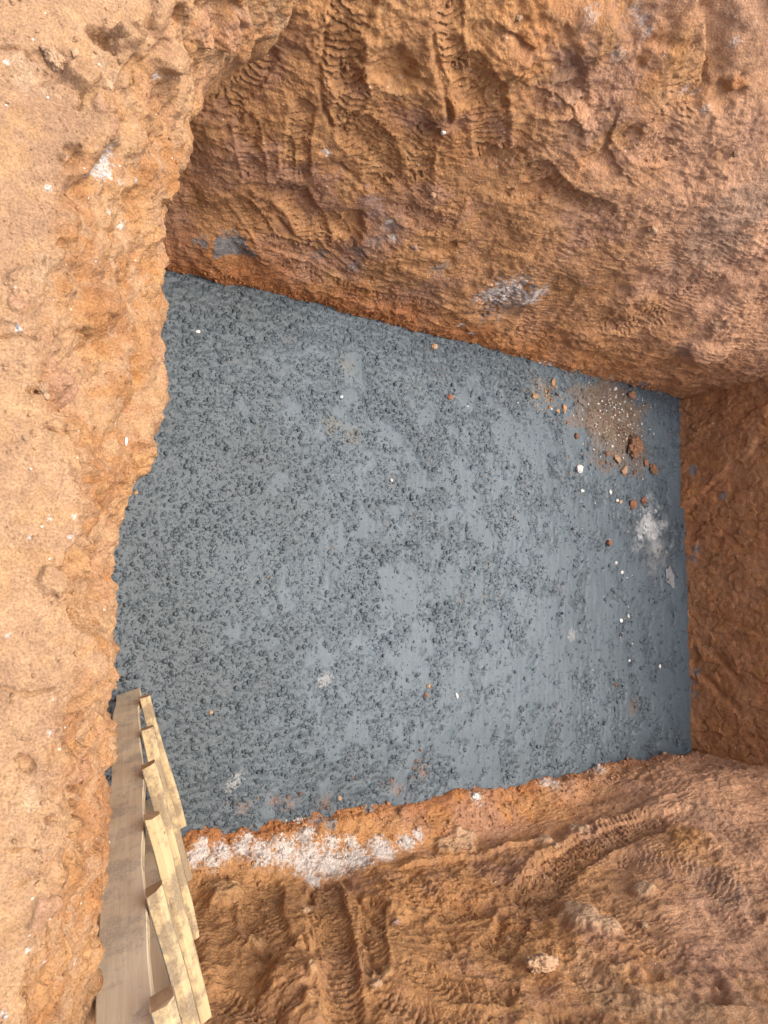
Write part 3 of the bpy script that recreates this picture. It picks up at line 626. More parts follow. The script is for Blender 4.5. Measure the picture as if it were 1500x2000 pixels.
FL.C = mix(FL.C, np.array([0.092, 0.131, 0.159]), 0.65 * (1 - sstep(-0.25, 1.05, rs + 0.35 * n2)) * sstep(0.9, 2.4, FL.P[:, 0] + 0.4 * n1))
BRN = np.array([0.16, 0.112, 0.075])
FL.patch([(1200, 830)], 105, BRN, 0.75, 0.7, 1.4, 0.8); FL.patch([(1190, 780), (1230, 860), (1160, 800)], 60, BRN * 0.95, 0.6, 0.8); FL.patch([(1062, 765)], 26, np.array([0.26, 0.17, 0.085]), 0.55, 1.4, 2.4, 0.8)
FL.patch([(650, 825), (690, 850), (685, 712)], 20, np.array([0.15, 0.135, 0.095]), 0.5, 1.2, 2.0, 0.8); FL.patch([(1278, 1035)], 50, np.array([0.34, 0.36, 0.37]), 0.75, 1.0, 1.6, 0.95); FL.patch([(1268, 1020)], 30, np.array([0.55, 0.57, 0.58]), 0.7, 1.3, 2.4, 0.9)
FL.patch([(1285, 1085)], 34, np.array([0.20, 0.205, 0.195]), 0.6, 1.2, 2.0, 0.9)
FL.patch([(632, 1330), (640, 1325), (470, 1520), (455, 1535), (1120, 1240), (1290, 760)], 9, np.array([0.32, 0.33, 0.33]), 0.6, 1.6, 3.0)
FL.patch([(540, 1565), (570, 1570), (780, 1540), (830, 1505), (480, 1575), (640, 1570), (1240, 1380)], 12, np.array([0.22, 0.11, 0.06]), 0.5, 1.8, 3.4, 0.6)
FL.patch([(600, 1000), (900, 1150), (820, 760), (1000, 1010), (1180, 1300), (520, 1130)], 40, np.array([0.11, 0.135, 0.15]), 0.4, 1.4, 2.2, 0.9)
for pts in [[(358, 640), (356, 700)], [(383, 660), (380, 745)], [(433, 660), (430, 740)], [(1310, 1100), (1315, 1140)], [(275, 1155), (330, 1175)], [(760, 640), (768, 720)], [(1290, 1110), (1296, 1150)]]:
    FL.groove(pts, 2.2, 0.010)
for px, py in [(420, 750), (900, 1420), (820, 1430), (1000, 1400), (1150, 1120), (700, 880), (560, 1340), (1120, 900)]:
    FL.groove([(px, py), (px + random.uniform(-6, 6), py + random.uniform(50, 110))], 2.5, 0.006)
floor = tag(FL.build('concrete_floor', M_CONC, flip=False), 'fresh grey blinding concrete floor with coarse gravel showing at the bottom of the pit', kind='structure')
def floor_z(x, y):
    i = int(np.clip(round((x - 0.3) / FG), 0, FL.nu - 1)); j = int(np.clip(round((y + 1.45) / FG), 0, FL.nv - 1))
    return FZ + FL.D[i * FL.nv + j]

# gravel of the mix standing out of the paste: one lot of countless stones, part of the floor
def ico():
    p = (1 + 5 ** 0.5) / 2
    V = np.array([(-1, p, 0), (1, p, 0), (-1, -p, 0), (1, -p, 0), (0, -1, p), (0, 1, p), (0, -1, -p), (0, 1, -p), (p, 0, -1), (p, 0, 1), (-p, 0, -1), (-p, 0, 1)], float)
    V /= np.linalg.norm(V[0])
    F = np.array([(0,11,5),(0,5,1),(0,1,7),(0,7,10),(0,10,11),(1,5,9),(5,11,4),(11,10,2),(10,7,6),(7,1,8),(3,9,4),(3,4,2),(3,2,6),(3,6,8),(3,8,9),(4,9,5),(2,4,11),(6,2,10),(8,6,7),(9,8,1)])
    return V, F
def subdivide(V, F):
    V = [tuple(v) for v in V]; c = {}; out = []
    def mid(a, b):
        k = (min(a, b), max(a, b))
        if k not in c:
            m = np.array(V[a]) + np.array(V[b]); V.append(tuple(m / np.linalg.norm(m))); c[k] = len(V) - 1
        return c[k]
    for a, b, d in F:
        e, f, g = mid(a, b), mid(b, d), mid(d, a); out += [(a, e, g), (b, f, e), (d, g, f), (e, f, g)]
    return np.array(V), np.array(out)
IV, IF = ico()
IV1, IF1 = subdivide(IV, IF)
def lump_mesh(cent, size, flat, V0, F0, seed, jit=0.28):
    """many small angular lumps in one mesh"""
    r = np.random.default_rng(seed); n = len(cent)
    V = V0[None] * (1 + jit * r.uniform(-1, 1, (n, len(V0), 1)))
    V = V * np.stack([r.uniform(0.7, 1.25, n), r.uniform(0.7, 1.25, n), flat * np.ones(n)], 1)[:, None, :]
    tl = r.normal(0, 0.35, (n, 2)); V[:, :, 2] += V[:, :, 0] * tl[:, :1] + V[:, :, 1] * tl[:, 1:]
    a = r.uniform(0, 6.283, n); c, s_ = np.cos(a)[:, None], np.sin(a)[:, None]
    V = np.stack([V[:, :, 0] * c - V[:, :, 1] * s_, V[:, :, 0] * s_ + V[:, :, 1] * c, V[:, :, 2]], 2) * size[:, None, None] + cent[:, None, :]
    F = (F0[None] + (np.arange(n) * len(V0))[:, None, None]).reshape(-1, 3)
    return V.reshape(-1, 3), F
NP = 105000
xy = np.stack([rng.uniform(0.45, 5.8, NP), rng.uniform(-1.3, 2.05, NP), np.full(NP, FZ)], 1)
mk = rough_mask(xy); keep = rng.uniform(0, 1, NP) < 0.07 + 0.56 * sstep(-0.35, 0.55, mk + 0.12 * rng.normal(0, 1, NP))
xy = xy[keep]; size = np.clip(0.0030 * rng.pareto(2.1, len(xy)) + 0.0044, 0.004, 0.0165)
ii = np.clip(np.round((xy[:, 0] - 0.3) / FG).astype(int), 0, FL.nu - 1) * FL.nv + np.clip(np.round((xy[:, 1] + 1.45) / FG).astype(int), 0, FL.nv - 1)
xy[:, 2] = FZ + FL.D[ii] + size * rng.uniform(-0.40, 0.30, len(xy))
IFD = IF[IV[IF].mean(1)[:, 2] > -0.35]
V, F = lump_mesh(xy, size, 0.66, IV, IFD, 5, 0.42)
gc = np.repeat(np.minimum(FL.C[ii], 0.35) * rng.uniform(0.80, 1.25, (len(xy), 1)), len(IV), 0)
tag(new_mesh('aggregate', V, F, M_CONC, parent=floor, smooth=False, col=gc), kind='stuff')

# ------------------------------------------------------------------ outer ground, one ring round the pit reaching the horizon
def outer_ground():
    inner = [(-0.85, -1.80), (7.5, -1.80), (7.5, 2.5), (-0.85, 2.5)]
    # sides follow the pit rim: near edge tucked under the near bank, far edge behind the far wall
    inner = [(-0.85, -1.79), (6.02, -1.79), (6.02, 2.79), (-0.85, 2.79)]
    V, F = [], []
    per = []
    for k in range(4):
        a, b = np.array(inner[k]), np.array(inner[(k + 1) % 4])
        for q in range(24): per.append(a + (b - a) * q / 24)
    per = np.array(per); c = per.mean(0); n = len(per)
    for f in (0, 0.02, 0.06, 0.15, 0.35, 0.8, 2, 5, 14, 60):
        q = per + (per - c) * f
        z = -0.012 + 0.03 * fbm(np.column_stack([q, np.zeros(n)]), 0.7, 3, 500) * min(1, f * 6)
        V += [(*p, zz) for p, zz in zip(q, z)]
    for k in range(9):
        for i in range(n): F.append((k * n + i, k * n + (i + 1) % n, (k + 1) * n + (i + 1) % n, (k + 1) * n + i))
    V = np.array(V); C = soil_tint(V, 501, 1); C = mix(C, DUST, np.full(len(V), 0.8))
    return tag(new_mesh('surrounding_ground', V, [f[::-1] for f in F], M_GROUND, col=C), 'dry orange ground spreading round the pit', kind='structure')
outer_ground()

# ------------------------------------------------------------------ ladder
P0 = np.array([0.986, -0.470, -2.306]); RU = np.array([-0.0932, -0.0806, 0.4308])       # first rung's left end, step from rung to rung
LX = np.array([0.309, -0.951, 0.0]); RD = RU / np.linalg.norm(RU); NX = np.cross(LX, RD); NX = NX if NX[0] > 0 else -NX
NX /= np.linalg.norm(NX)
def board(name, org, ax, ay, az, length, wy, wz, seed, parent, mats, chamfer=(0, 0, 0, 0), fresh=(), nseg=28, wob=0.003, cut=(0, 0)):
    """sawn board along ax; section wy x wz; chamfer per corner (-y-z, +y-z, +y+z, -y+z); fresh = section sides with material 1"""
    r = random.Random(seed); sec = []; side_of = []
    cs = [(-1, -1), (1, -1), (1, 1), (-1, 1)]
    for k, (cy, cz) in enumerate(cs):
        c = max(chamfer[k], 0.003); y, z = cy * wy / 2, cz * wz / 2
        a, b = (y, z - cz * c), (y - cy * c, z)
        order = [a, b] if k in (0, 2) else [b, a]
        sec += order
    n = len(sec); V = []; F = []; mi = []
    ph = [r.uniform(0, 9) for _ in range(8)]
    for s_ in range(nseg + 1):
        x = length * s_ / nseg
        wy_, wz_ = wob * math.sin(x * 5 + ph[0]) + wob * 0.5 * math.sin(x * 13 + ph[1]), wob * math.sin(x * 4 + ph[2]) + wob * 0.5 * math.sin(x * 17 + ph[3])
        for k, (y, z) in enumerate(sec):
            e = 1 + 0.05 * math.sin(x * 21 + ph[4 + k % 4]) * (1 if chamfer[k // 2] > 0.004 else 0.3)
            xx = x + (cut[0] * y / wy if s_ == 0 else 0) + (cut[1] * y / wy if s_ == nseg else 0) + (r.uniform(-0.003, 0.003) if s_ in (0, nseg) else 0)
            V.append((xx, y * e + wy_, z * e + wz_))
    for s_ in range(nseg):
        for k in range(n):
            F.append((s_ * n + k, s_ * n + (k + 1) % n, (s_ + 1) * n + (k + 1) % n, (s_ + 1) * n + k)); mi.append(1 if k in fresh else 0)
    F.append(tuple(range(n))[::-1]); mi.append(2); F.append(tuple(nseg * n + k for k in range(n))); mi.append(2)
    o = new_mesh(name, V, F, mats, smooth=False, midx=mi)
    o.matrix_world = Matrix(((ax[0], ay[0], az[0], org[0]), (ax[1], ay[1], az[1], org[1]), (ax[2], ay[2], az[2], org[2]), (0, 0, 0, 1)))
    o.parent = parent; o.matrix_parent_inverse = parent.matrix_world.inverted()
    return o
lad = bpy.data.objects.new('ladder', None); COL.objects.link(lad); lad.location = (0.95, -0.55, FZ)
tag(lad, 'rough timber ladder with plank rungs leaning down into the pit at the lower left', 'ladder')
bpy.context.view_layer.update()
rl = np.linalg.norm(RU)
def lp(l, r_, n_): return P0 + LX * l + RD * r_ + NX * n_
foot = (FZ + 0.004 - P0[2]) / RD[2]
# stiles: wide face turned sideways (normal = LX), width along NX
TH, WD = 0.034, 0.127
for k, l in enumerate((0.052, 0.640)):
    org = lp(l, foot + 0.02, -0.034 - WD / 2)
    o = board('stile', org, RD, NX, LX if False else np.cross(RD, NX), 3.35, WD, TH, 20 + k, lad, [M_PLANK, M_FRESH, M_END], fresh=(2, 3), wob=0.005, nseg=40)
# rungs
RW_, RT = 0.050, 0.058
for k in range(7):
    dl = 0.0 if k not in (1, 4) else (0.008 if k == 1 else -0.004)
    ax = LX + np.array([0, 0, random.uniform(-0.02, 0.02)]) + NX * random.uniform(-0.012, 0.012); ax /= np.linalg.norm(ax)
    az = RD - ax * RD.dot(ax); az /= np.linalg.norm(az); ay = np.cross(az, ax)
    if ay.dot(NX) < 0: ay, az = -ay, -az
    if np.cross(ax, ay).dot(az) < 0: ax, org0 = -ax, 1
    else: org0 = 0
    Lr = [0.70, 0.728, 0.722, 0.722, 0.73, 0.73, 0.73][k]
    org = lp(dl, k * rl, 0) + (LX * Lr if org0 else 0)
    sgn = 1 if az.dot(RD) > 0 else -1
    ch = [0.004] * 4
    if sgn > 0: ch[2] = [0.012, 0.022, 0.014, 0.026, 0.018, 0.016, 0.016][k]; fr = (4, 5, 3)
    else: ch[1] = [0.012, 0.022, 0.014, 0.026, 0.018, 0.016, 0.016][k]; fr = (2, 3, 1)
    o = board('rung', org, ax, ay, az, Lr, RW_ + random.uniform(-0.004, 0.008), RT + random.uniform(-0.006, 0.01), 40 + k, lad,
              [M_RUNG, M_FRESH, M_END], chamfer=ch, fresh=fr, wob=0.004, nseg=22, cut=(random.uniform(-0.012, 0.006), random.uniform(-0.006, 0.016)))
    for l in (0.05, 0.065, 0.642):
        V, F = [], []
        for q in range(8):
            a = q * math.pi / 4; V.append((0.005 * math.cos(a), 0.005 * math.sin(a), 0.0)); 
        for q in range(8):
            a = q * math.pi / 4; V.append((0.0045 * math.cos(a), 0.0045 * math.sin(a), 0.002))
        F = [(q, (q + 1) % 8, 8 + (q + 1) % 8, 8 + q) for q in range(8)] + [tuple(range(8, 16))]
        nl = new_mesh('nail', V, F, M_STEEL, smooth=False)
        pz = NX; px_ = LX; py_ = np.cross(pz, px_); c = lp(l, k * rl + random.uniform(-0.012, 0.012), RW_ / 2 + 0.002)
        nl.matrix_world = Matrix(((px_[0], py_[0], pz[0], c[0]), (px_[1], py_[1], pz[1], c[1]), (px_[2], py_[2], pz[2], c[2]), (0, 0, 0, 1)))
        inv = o.matrix_world.inverted(); nl.parent = o; nl.matrix_parent_inverse = inv

# ------------------------------------------------------------------ loose stones
def rock_shape(seed, sx, sy, sz, cuts=12, level=2, rough=0.14):
    r = np.random.default_rng(seed); V, F = IV1, IF1
    for _ in range(level - 1): V, F = subdivide(V, F)
    V = V.copy()
    for _ in range(cuts):
        d = r.normal(0, 1, 3); d /= np.linalg.norm(d); h = r.uniform(0.55, 0.85)
        e = V @ d - h; V -= np.clip(e, 0, None)[:, None] * d * 0.92
    V *= (1 + rough * fbm(V + seed * 3.1, 2.3, 3, seed % 97)[:, None] + 0.6 * rough * billow(V + seed * 1.7, 4.5, 2, seed % 89)[:, None])
    return V * np.array([sx, sy, sz]), F
def put_rock(name, label, cat, m, p, size, flat=0.6, aspect=1.4, rot=None, group=None, seed=0, sink=0.3, level=2, nrm=None, rough=0.14):
    V, F = rock_shape(seed, size * aspect ** 0.5, size / aspect ** 0.5, size * flat, level=level, rough=rough)
    o = new_mesh(name, V, F, m, smooth=level > 2)
    if level <= 2:
        o.data.polygons.foreach_set('use_smooth', np.zeros(len(o.data.polygons), dtype=bool))
    rz = random.uniform(0, 6.28) if rot is None else rot
    if nrm is None:
        o.location = (p[0], p[1], p[2] + size * flat * (1 - 2 * sink)); o.rotation_euler = (0, 0, rz)
    else:
        nv_ = Vector(nrm); q = nv_.to_track_quat('Z', 'Y'); o.rotation_mode = 'QUATERNION'
        o.rotation_quaternion = q @ Matrix.Rotation(rz, 4, 'Z').to_quaternion()
        o.location = Vector(p) + nv_ * size * flat * (1 - 2 * sink)
    return tag(o, label, cat, group)
def on_floor(px, py):
    p = on_z(px, py, FZ); p[2] = floor_z(p[0], p[1]); s_ = ((p - EYE) @ AX)[2] / FPX; return p, s_

# (pixel, radius px, flatness, aspect, angle, material, name, label)
big = [
    (1236, 872, 23, 0.55, 1.75, 1.25, M_CLAYROCK, 'rock', 'largest brown rock lying among white chips near the far end of the concrete floor'),
    (1232, 771, 11, 0.5, 1.2, 0.3, M_CLAYROCK, 'rock', 'flat brown stone at the top of the debris patch under the upper clay wall'),
    (1272, 917, 12, 0.6, 1.3, 2.6, M_CLAYROCK, 'rock', 'angular brown stone just below the largest rock towards the far wall'),
    (1260, 906, 7, 0.6, 1.5, 1.4, M_REDCLOD, 'clay_clod', 'small orange clod squeezed beside the angular brown stone below the rock'),
    (1234, 985, 10, 0.7, 1.3, 1.5, M_REDCLOD, 'clay_clod', 'dark red clod lower than the rock and above the white dust patch'),
    (1256, 977, 7, 0.7, 1.1, 0.4, M_REDCLOD, 'clay_clod', 'bright orange clod right of the dark red clod above the white dust patch'),
    (1188, 1060, 8, 0.75, 1.1, 0.2, M_REDCLOD, 'clay_clod', 'lone round orange clod on bare grey concrete left of the white dust'),
    (1131, 916, 9, 0.6, 1.2, 1.2, M_WHITE, 'rock', 'white crumbly lump alone on the concrete left of the largest rock'),
    (1079, 747, 7, 0.6, 1.8, 1.3, M_OCHRE, 'clay_clod', 'elongated ochre clod nearest the upper wall at the yellow soil stain'),
    (1043, 773, 7, 0.55, 1.3, 0.3, M_OCHRE, 'clay_clod', 'ochre clod on the left rim of the yellow soil stain'),
    (1101, 798, 7, 0.6, 1.8, 1.9, M_OCHRE, 'clay_clod', 'elongated ochre clod right of the yellow soil stain'),
    (1090, 803, 5, 0.6, 1.2, 1.9, M_OCHRE, 'clay_clod', 'small ochre clod paired with the elongated one right of the yellow stain'),
    (1125, 852, 6, 0.7, 1.3, 1.1, M_REDCLOD, 'clay_clod', 'red clod on grey concrete left of the speckled debris patch'),
    (880, 775, 7, 0.7, 1.2, 0.5, M_REDCLOD, 'clay_clod', 'reddish clod alone on the gravelly upper middle of the floor'),
    (848, 678, 7, 0.6, 1.4, 0.5, M_PALE, 'rock', 'pale brown stone on the concrete close under the upper wall'),
    (1200, 760, 6, 0.7, 1.1, 0.5, M_WHITE, 'rock', 'white pebble at the top of the debris patch beside the flat brown stone'),
    (1218, 919, 8, 0.6, 1.3, 0.9, M_PALE, 'rock', 'pale pinkish stone just below and left of the largest rock'),
    (1205, 895, 9, 0.55, 1.5, 2.3, M_PALE, 'rock', 'pale flat stone touching the lower left of the largest rock'),
    (1186, 886, 6, 0.6, 1.3, 1.0, M_CLAYROCK, 'rock', 'small brown stone left of the pale flat stone by the largest rock'),
    (1136, 959, 6, 0.6, 1.5, 0.1, M_WHITE, 'rock', 'white chip with brown side on concrete below the white crumbly lump'),
    (1191, 961, 6, 0.5, 1.5, 1.8, M_WHITE, 'rock', 'flat bright white chip straight below the debris patch'),
    (1205, 978, 5, 0.6, 1.2, 0.1, M_WHITE, 'rock', 'white chip left of the dark red clod'),
    (1211, 981, 5, 0.6, 1.6, 0.6, M_PALE, 'rock', 'cream chip touching the white chip left of the dark red clod'),
    (388, 647, 6, 0.7, 1.2, 0.6, M_WHITE, 'rock', 'white pebble on the grooved concrete in the upper left of the floor'),
    (668, 775, 5, 0.6, 1.5, 0.9, M_WHITE, 'rock', 'white chip in the upper middle of the floor above the yellowish stain'),
    (764, 938, 5, 0.6, 1.6, 2.2, M_WHITE, 'rock', 'white sliver lying in the middle of the gravelly floor'),
    (893, 1359, 6, 0.5, 2.2, 2.0, M_WHITE, 'rock', 'long white sliver in the lower middle of the floor'),
    (1227, 1203, 5, 0.6, 1.4, 2.0, M_WHITE, 'rock', 'right one of the two lowest white chips near the far wall'),
    (1212, 1212, 5, 0.6, 1.2, 2.0, M_WHITE, 'rock', 'left one of the two lowest white chips near the far wall'),
    (1214, 1118, 5, 0.6, 1.4, 0.3, M_WHITE, 'rock', 'white chip below left of the white dust with a bare smooth slab round it'),
    (1202, 1099, 5, 0.6, 1.2, 0.3, M_WHITE, 'rock', 'white chip highest of the loose row under the lone round orange clod'),
    (740, 1574, 6, 0.6, 1.4, 0.6, M_GREYST, 'rock', 'pale bluish mortar lump at the foot of the lower wall near the lime'),
    (664, 1560, 5, 0.6, 1.4, 1.6, M_PALE, 'rock', 'pinkish chip on the concrete just above the lime heap'),
    (836, 1340, 5, 0.6, 1.3, 0.6, M_OCHRE, 'clay_clod', 'tiny ochre clod in the lower middle of the floor left of the white sliver'),
    (832, 1358, 6, 0.6, 1.3, 0.6, M_REDCLOD, 'clay_clod', 'red crumb cluster piece under the tiny ochre clod mid floor'),
    (412, 1391, 4, 0.6, 1.3, 0.6, M_OCHRE, 'clay_clod', 'orange crumb on the gravel right of the ladder foot'),
    (1203, 1338, 4, 0.6, 1.3, 0.6, M_REDCLOD, 'clay_clod', 'red crumb near the far end of the smooth lower floor'),
    (1230, 1290, 4, 0.6, 1.3, 0.6, M_WHITE, 'rock', 'white grain on the concrete close to the far wall in the lower half'),
    (1290, 1302, 5, 0.5, 1.8, 1.5, M_WHITE, 'rock', 'white chip nearest the far wall in the lower half of the floor'),
]
for k, (px, py, r, fl, asp, an, m, nm, lab) in enumerate(big):
    p, s_ = on_floor(px, py)
    put_rock(nm, lab, 'clod' if nm == 'clay_clod' else 'stone', m, p, r * s_ * (0.8 if m == M_WHITE and r < 9 else 1), fl, asp, an, seed=100 + k, sink=0.22, level=4 if r > 15 else 2, rough=0.28 if r > 15 else 0.18)
# smaller countable chips of the debris patch and the rows near it
def scatter(n, name, label, cat, m, group, spots, r0, r1, seed):
    r = np.random.default_rng(seed)
    proto = []
    for k in range(5):
        V, F = rock_shape(seed + k, 1.2, 0.85, 0.6, level=1); me = new_mesh(name, V, F, m, smooth=False); proto.append(me.data); bpy.data.objects.remove(me)
    for k in range(n):
        cx, cy, sx, sy = spots[k % len(spots)]
        px, py = r.normal(cx, sx), r.normal(cy, sy); p, s_ = on_floor(px, py)
        if not (1.1 < p[0] < 5.65 and -1.15 < p[1] < 1.93): continue
        o = bpy.data.objects.new(name, proto[k % 5]); COL.objects.link(o); z = r.uniform(r0, r1) * s_
        o.scale = (z, z * r.uniform(0.7, 1.2), z * r.uniform(0.7, 1.1)); o.rotation_euler = (r.normal(0, 0.3), r.normal(0, 0.3), r.uniform(0, 6.28))
        o.location = (p[0], p[1], p[2] + z * 0.3); tag(o, label, cat, group)
scatter(120, 'stone_chip', 'small white stone chip strewn over the brown stained debris patch by the largest rock', 'stone chip', M_WHITE, 'white chips of the debris patch', [(1205, 815, 30, 40), (1215, 800, 26, 30), (1190, 840, 40, 40)], 1.1, 2.9, 900)
scatter(46, 'soil_crumb', 'small brown crumb of clay on the debris patch round the largest rock', 'crumb', M_REDCLOD, 'clay crumbs of the debris patch', [(1210, 850, 44, 60), (1180, 790, 50, 40), (1210, 900, 50, 40)], 1.6, 3.8, 901)
scatter(20, 'soil_crumb', 'small ochre crumb of clay on the yellow stain under the upper wall', 'crumb', M_OCHRE, 'ochre crumbs of the yellow stain', [(1062, 765, 14, 14), (1085, 780, 20, 20)], 2.0, 3.8, 902)
scatter(34, 'stone_chip', 'tiny white grain lying singly on the grey concrete towards the far wall', 'stone chip', M_WHITE, 'white grains on the far part of the floor', [(1225, 1130, 50, 110), (1240, 960, 60, 60), (1100, 900, 120, 100)], 1.2, 2.4, 903)
scatter(36, 'soil_crumb', 'small red crumb of clay fallen on the concrete along the foot of the lower wall', 'crumb', M_REDCLOD, 'clay crumbs along the lower wall', [(560, 1568, 40, 10), (770, 1535, 40, 16), (830, 1500, 18, 16), (650, 1565, 50, 10), (480, 1580, 50, 8)], 1.8, 4.0, 904)
scatter(24, 'soil_crumb', 'tiny clay crumb dropped on the open gravelly middle of the floor', 'crumb', M_OCHRE, 'clay crumbs on the open floor', [(700, 1000, 260, 260), (900, 1250, 200, 150)], 1.4, 2.8, 905)

# flat flake of pale mortar near the far wall
p, s_ = on_floor(1308, 1127)
rr = np.random.default_rng(5); q = 11; fv = []
for lev in (0.0, 1.0):
    for k in range(q):
        a = k * 2 * math.pi / q; e = [1, 0.8, 1.1, 0.75, 1.05, 0.9, 1.2, 0.7, 0.95, 1.15, 0.8][k]
        fv.append((0.75 * e * 17 * s_ * math.cos(a), 1.35 * e * 17 * s_ * math.sin(a), 0.002 + lev * 0.004 + lev * rr.uniform(0, 0.004)))
fv.append((0, 0, 0.010))
ff = [(k, (k + 1) % q, q + (k + 1) % q, q + k) for k in range(q)] + [(q + k, q + (k + 1) % q, 2 * q) for k in range(q)] + [tuple(range(q))[::-1]]
flake = tag(new_mesh('mortar_flake', fv, ff, M_GREYST, smooth=False), 'thin pale grey ragged flake lying flat on the concrete against the far wall', 'flake')
flake.location = (p[0], p[1], p[2]); flake.rotation_euler = (0, 0, 0.3)

# stones held in the banks and clods on the ground
held = [
    (NB, 112, 112, 22, 0.75, 1.4, 0.9, M_PALE, 'clay_clod', 'brown clod sitting in a hollow on the ground at the top left corner', 'clod', 0.2),
    (NB, 88, 92, 9, 0.7, 1.2, 0.9, M_PALE, 'clay_clod', 'small clod beside the big brown clod in the top left hollow', 'clod', 0.2),
    (NB, 150, 105, 9, 0.7, 1.2, 0.2, M_PALE, 'clay_clod', 'crumbly clod right of the big brown clod in the top left hollow', 'clod', 0.2),
    (NB, 215, 155, 13, 0.6, 1.2, 0.2, M_PALE, 'clay_clod', 'rounded pale clod on the broken edge near the top left', 'clod', 0.35),
    (NB, 100, 752, 16, 0.6, 1.1, 0.2, M_PALE, 'clay_clod', 'ochre clod set in the hollow left of the purple stone on the near edge', 'clod', 0.3),
    (NB, 86, 776, 8, 0.6, 1.2, 0.2, M_PALE, 'clay_clod', 'small crumb below the ochre clod on the near edge', 'clod', 0.3),
    (NB, 50, 856, 7, 0.6, 1.2, 0.2, M_PALE, 'clay_clod', 'small clod at the left picture edge on the near ground', 'clod', 0.3),
    (NB, 245, 861, 6, 0.5, 2.2, 0.0, M_WHITE, 'rock', 'narrow bright white chip stuck in the near slope', 'stone', 0.3),
    (NB, 150, 76, 6, 0.6, 1.2, 0.0, M_OCHRE, 'clay_clod', 'little yellow clod near the top left hollow', 'clod', 0.3),
    (NB, 36, 634, 7, 0.5, 1.7, 0.2, M_GREYST, 'rock', 'greyish pale stone embedded at the left picture edge', 'stone', 0.45),
    (NB, 118, 1788, 11, 0.4, 1.8, 0.6, M_PURPLE, 'rock', 'purplish flat stone embedded in the ground beside the ladder top', 'stone', 0.4),
    (RW, 1056, 1882, 30, 0.8, 1.5, 0.1, M_PALE, 'rock', 'blocky pale stone sticking out of the lower wall', 'stone', 0.25),
    (RW, 1085, 1660, 9, 0.7, 1.2, 0.1, M_PALE, 'rock', 'pale lump on the curved ledge of the lower wall', 'stone', 0.3),
    (RW, 772, 1800, 9, 0.8, 1.2, 0.1, M_PURPLE, 'rock', 'knob of purplish clay low on the lower wall right of the tooth grooves', 'stone', 0.3),
    (RW, 735, 1928, 12, 0.6, 1.5, 0.1, M_PALE, 'rock', 'pale stone at the bottom of the lower wall near the middle', 'stone', 0.3),
    (RW, 1255, 1805, 10, 0.6, 1.3, 0.1, M_PALE, 'rock', 'cream stone in the right half of the lower wall', 'stone', 0.3),
    (RW, 992, 1817, 8, 0.6, 1.6, 0.7, M_PALE, 'rock', 'cream sliver stuck beside the dark tooth scratch in the lower wall', 'stone', 0.3),
    (RW, 598, 1782, 9, 0.7, 1.2, 0.1, M_PALE, 'clay_clod', 'tan crumb at the top of the deep tooth groove under the lime', 'clod', 0.2),
    (RW, 928, 1560, 8, 0.6, 1.2, 0.1, M_WHITE, 'rock', 'bluish white lump at the floor edge of the lower wall', 'stone', 0.3),
    (LW, 1434, 298, 8, 0.9, 1.1, 0.1, M_PALE, 'rock', 'round pale pebble poking from the upper wall at the right', 'stone', 0.2),
    (LW, 1274, 447, 10, 0.8, 1.2, 0.1, M_PALE, 'rock', 'pinkish stone set in the right middle of the upper wall', 'stone', 0.3),
    (LW, 845, 380, 7, 0.8, 1.2, 0.1, M_PALE, 'rock', 'small pale pebble in the middle of the upper wall', 'stone', 0.25),
    (LW, 808, 477, 8, 0.5, 1.1, 0.1, M_PURPLE, 'rock', 'round purplish pebble low in the middle of the upper wall', 'stone', 0.4),
    (LW, 866, 258, 5, 0.7, 1.2, 0.1, M_WHITE, 'rock', 'white fleck of stone below the deep scratch in the upper wall', 'stone', 0.3),
    (LW, 1010, 36, 8, 0.8, 1.2, 0.1, M_PALE, 'rock', 'grey pink pebble near the top of the upper wall', 'stone', 0.25),
]
for k, (sf, px, py, r, fl, asp, an, m, nm, lab, cat, sink) in enumerate(held):
    p, nrm, s_ = sf.surface_point(px, py)
    if nrm @ (EYE - p) < 0: nrm = -nrm
    put_rock(nm, lab, cat, m, p, r * s_, fl, asp, an, seed=300 + k, sink=sink, level=4 if r > 14 else 3, nrm=nrm, rough=0.30)

# dust-fine grit of the debris patch: countless
r_ = np.random.default_rng(950); gp = []; gsz = []
for k in range(900):
    px, py = r_.normal(1205, 38), r_.normal(835, 52); p, s_ = on_floor(px, py)
    if p[0] < 5.7 and p[1] < 1.95: gp.append(p); gsz.append(s_ * (0.45 + min(r_.pareto(2.5), 2.0) * 0.6))
gp = np.array(gp); gsz = np.array(gsz); V, F = lump_mesh(gp + np.array([0, 0, 0.002]), gsz, 0.7, IV, IF, 951, 0.4)
pal = np.array([[0.34, 0.20, 0.12], [0.24, 0.14, 0.085], [0.42, 0.28, 0.18], [0.70, 0.66, 0.60]])[r_.choice(4, len(gp), p=[0.36, 0.34, 0.18, 0.12])]
tag(new_mesh('grit', V, F, M_GROUND, smooth=False, col=np.repeat(pal, len(IV), 0)), 'fine brown and white grit strewn round the largest rock on the concrete', kind='stuff')

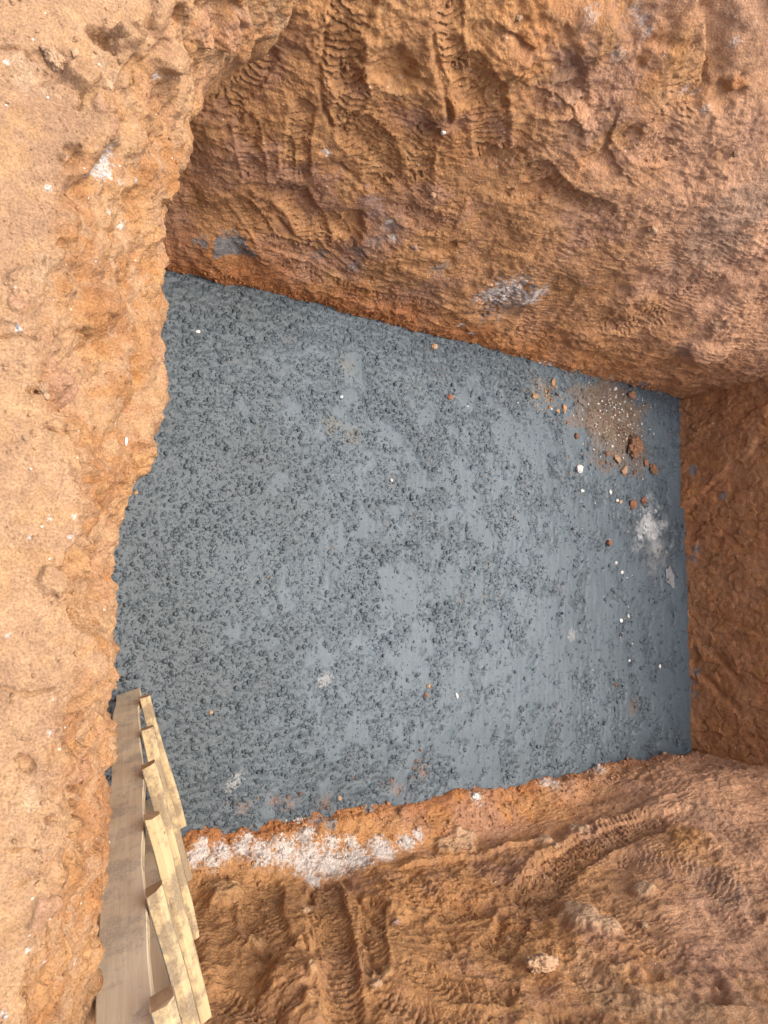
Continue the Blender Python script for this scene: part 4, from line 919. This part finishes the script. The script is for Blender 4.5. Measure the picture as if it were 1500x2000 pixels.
# loose crumbs on the banks and lime grains: countless, one lot each
def crumbs(name, sf, n, pick, smin, smax, m, seed, label, tint=None, colmul=(0.85, 1.15)):
    r = np.random.default_rng(seed); idx = r.choice(pick, n); size = np.clip(smin * (1 + r.pareto(2.2, n)), smin, smax)
    c = sf.P[idx] + sf.N[idx] * (sf.D[idx] + size * 0.3)[:, None] + r.normal(0, 0.004, (n, 3)) * np.array([1, 1, 0.2])
    V, F = lump_mesh(c, size, 0.8, IV, IF, seed + 1, 0.3)
    cc = (sf.C[idx] if tint is None else np.tile(tint, (n, 1))) * r.uniform(*colmul, (n, 1))
    return tag(new_mesh(name, V, F, m, smooth=False, col=np.clip(np.repeat(cc, len(IV), 0), 0, 0.92)), label, kind='stuff')
vis = (NB.pix[:, 0] > -60) & (NB.pix[:, 0] < 640) & (NB.pix[:, 1] > -60) & (NB.pix[:, 1] < 2060)
up = NB.N[:, 2] > 0.35
crumbs('soil_crumbs', NB, 3600, np.where(vis & up & (sb > 1.0) & (sb < 2.95) & (nb_clump > -0.2))[0], 0.0010, 0.0055, M_GROUND, 600, 'loose dry soil crumbs over the near ground')
crumbs('soil_crumbs', RW, 3000, np.where((RW.uv[:, 1] < 0.42) & (RW.uv[:, 1] > 0.06) & (RW.P[:, 0] > 0.9))[0], 0.003, 0.014, M_WALL, 601, 'loose clay crumbs on the shelf at the foot of the lower wall')
crumbs('soil_crumbs', LW, 900, np.where((LW.uv[:, 1] < 0.20) & (LW.uv[:, 1] > 0.10) & (LW.P[:, 0] > 0.9))[0], 0.003, 0.010, M_WALL, 602, 'loose clay crumbs at the foot of the upper wall')
lime = np.where((RW.C[:, 2] > 0.5) & (RW.P[:, 0] > 1.0) & (RW.P[:, 0] < 3.6))[0]
if len(lime): crumbs('lime_powder', RW, 1100, lime, 0.0012, 0.0045, M_LIME, 603, 'spilled white lime lumps on the shelf at the foot of the lower wall')

# dry straw hanging over the near edge at the top
pts = [NB.surface_point(px, py)[0] + np.array([0.0, 0.0, 0.012]) for px, py in [(470, -30), (480, 5), (490, 28), (503, 50), (518, 74)]]
V, F = [], []
for k, p in enumerate(pts):
    for q in range(5):
        a = q * 2 * math.pi / 5; rr = 0.0013 * (1 - 0.12 * k)
        V.append(p + rr * (np.array([1, 0, 0]) * math.cos(a) + np.array([0, 0, 1]) * math.sin(a)))
for k in range(len(pts) - 1):
    for q in range(5): F.append((k * 5 + q, k * 5 + (q + 1) % 5, (k + 1) * 5 + (q + 1) % 5, (k + 1) * 5 + q))
F += [tuple(range(5)), tuple(range(20, 25))]
tag(new_mesh('straw', V, F, M_STRAW), 'thin dry straw stalk lying on the bank at the top', 'straw')
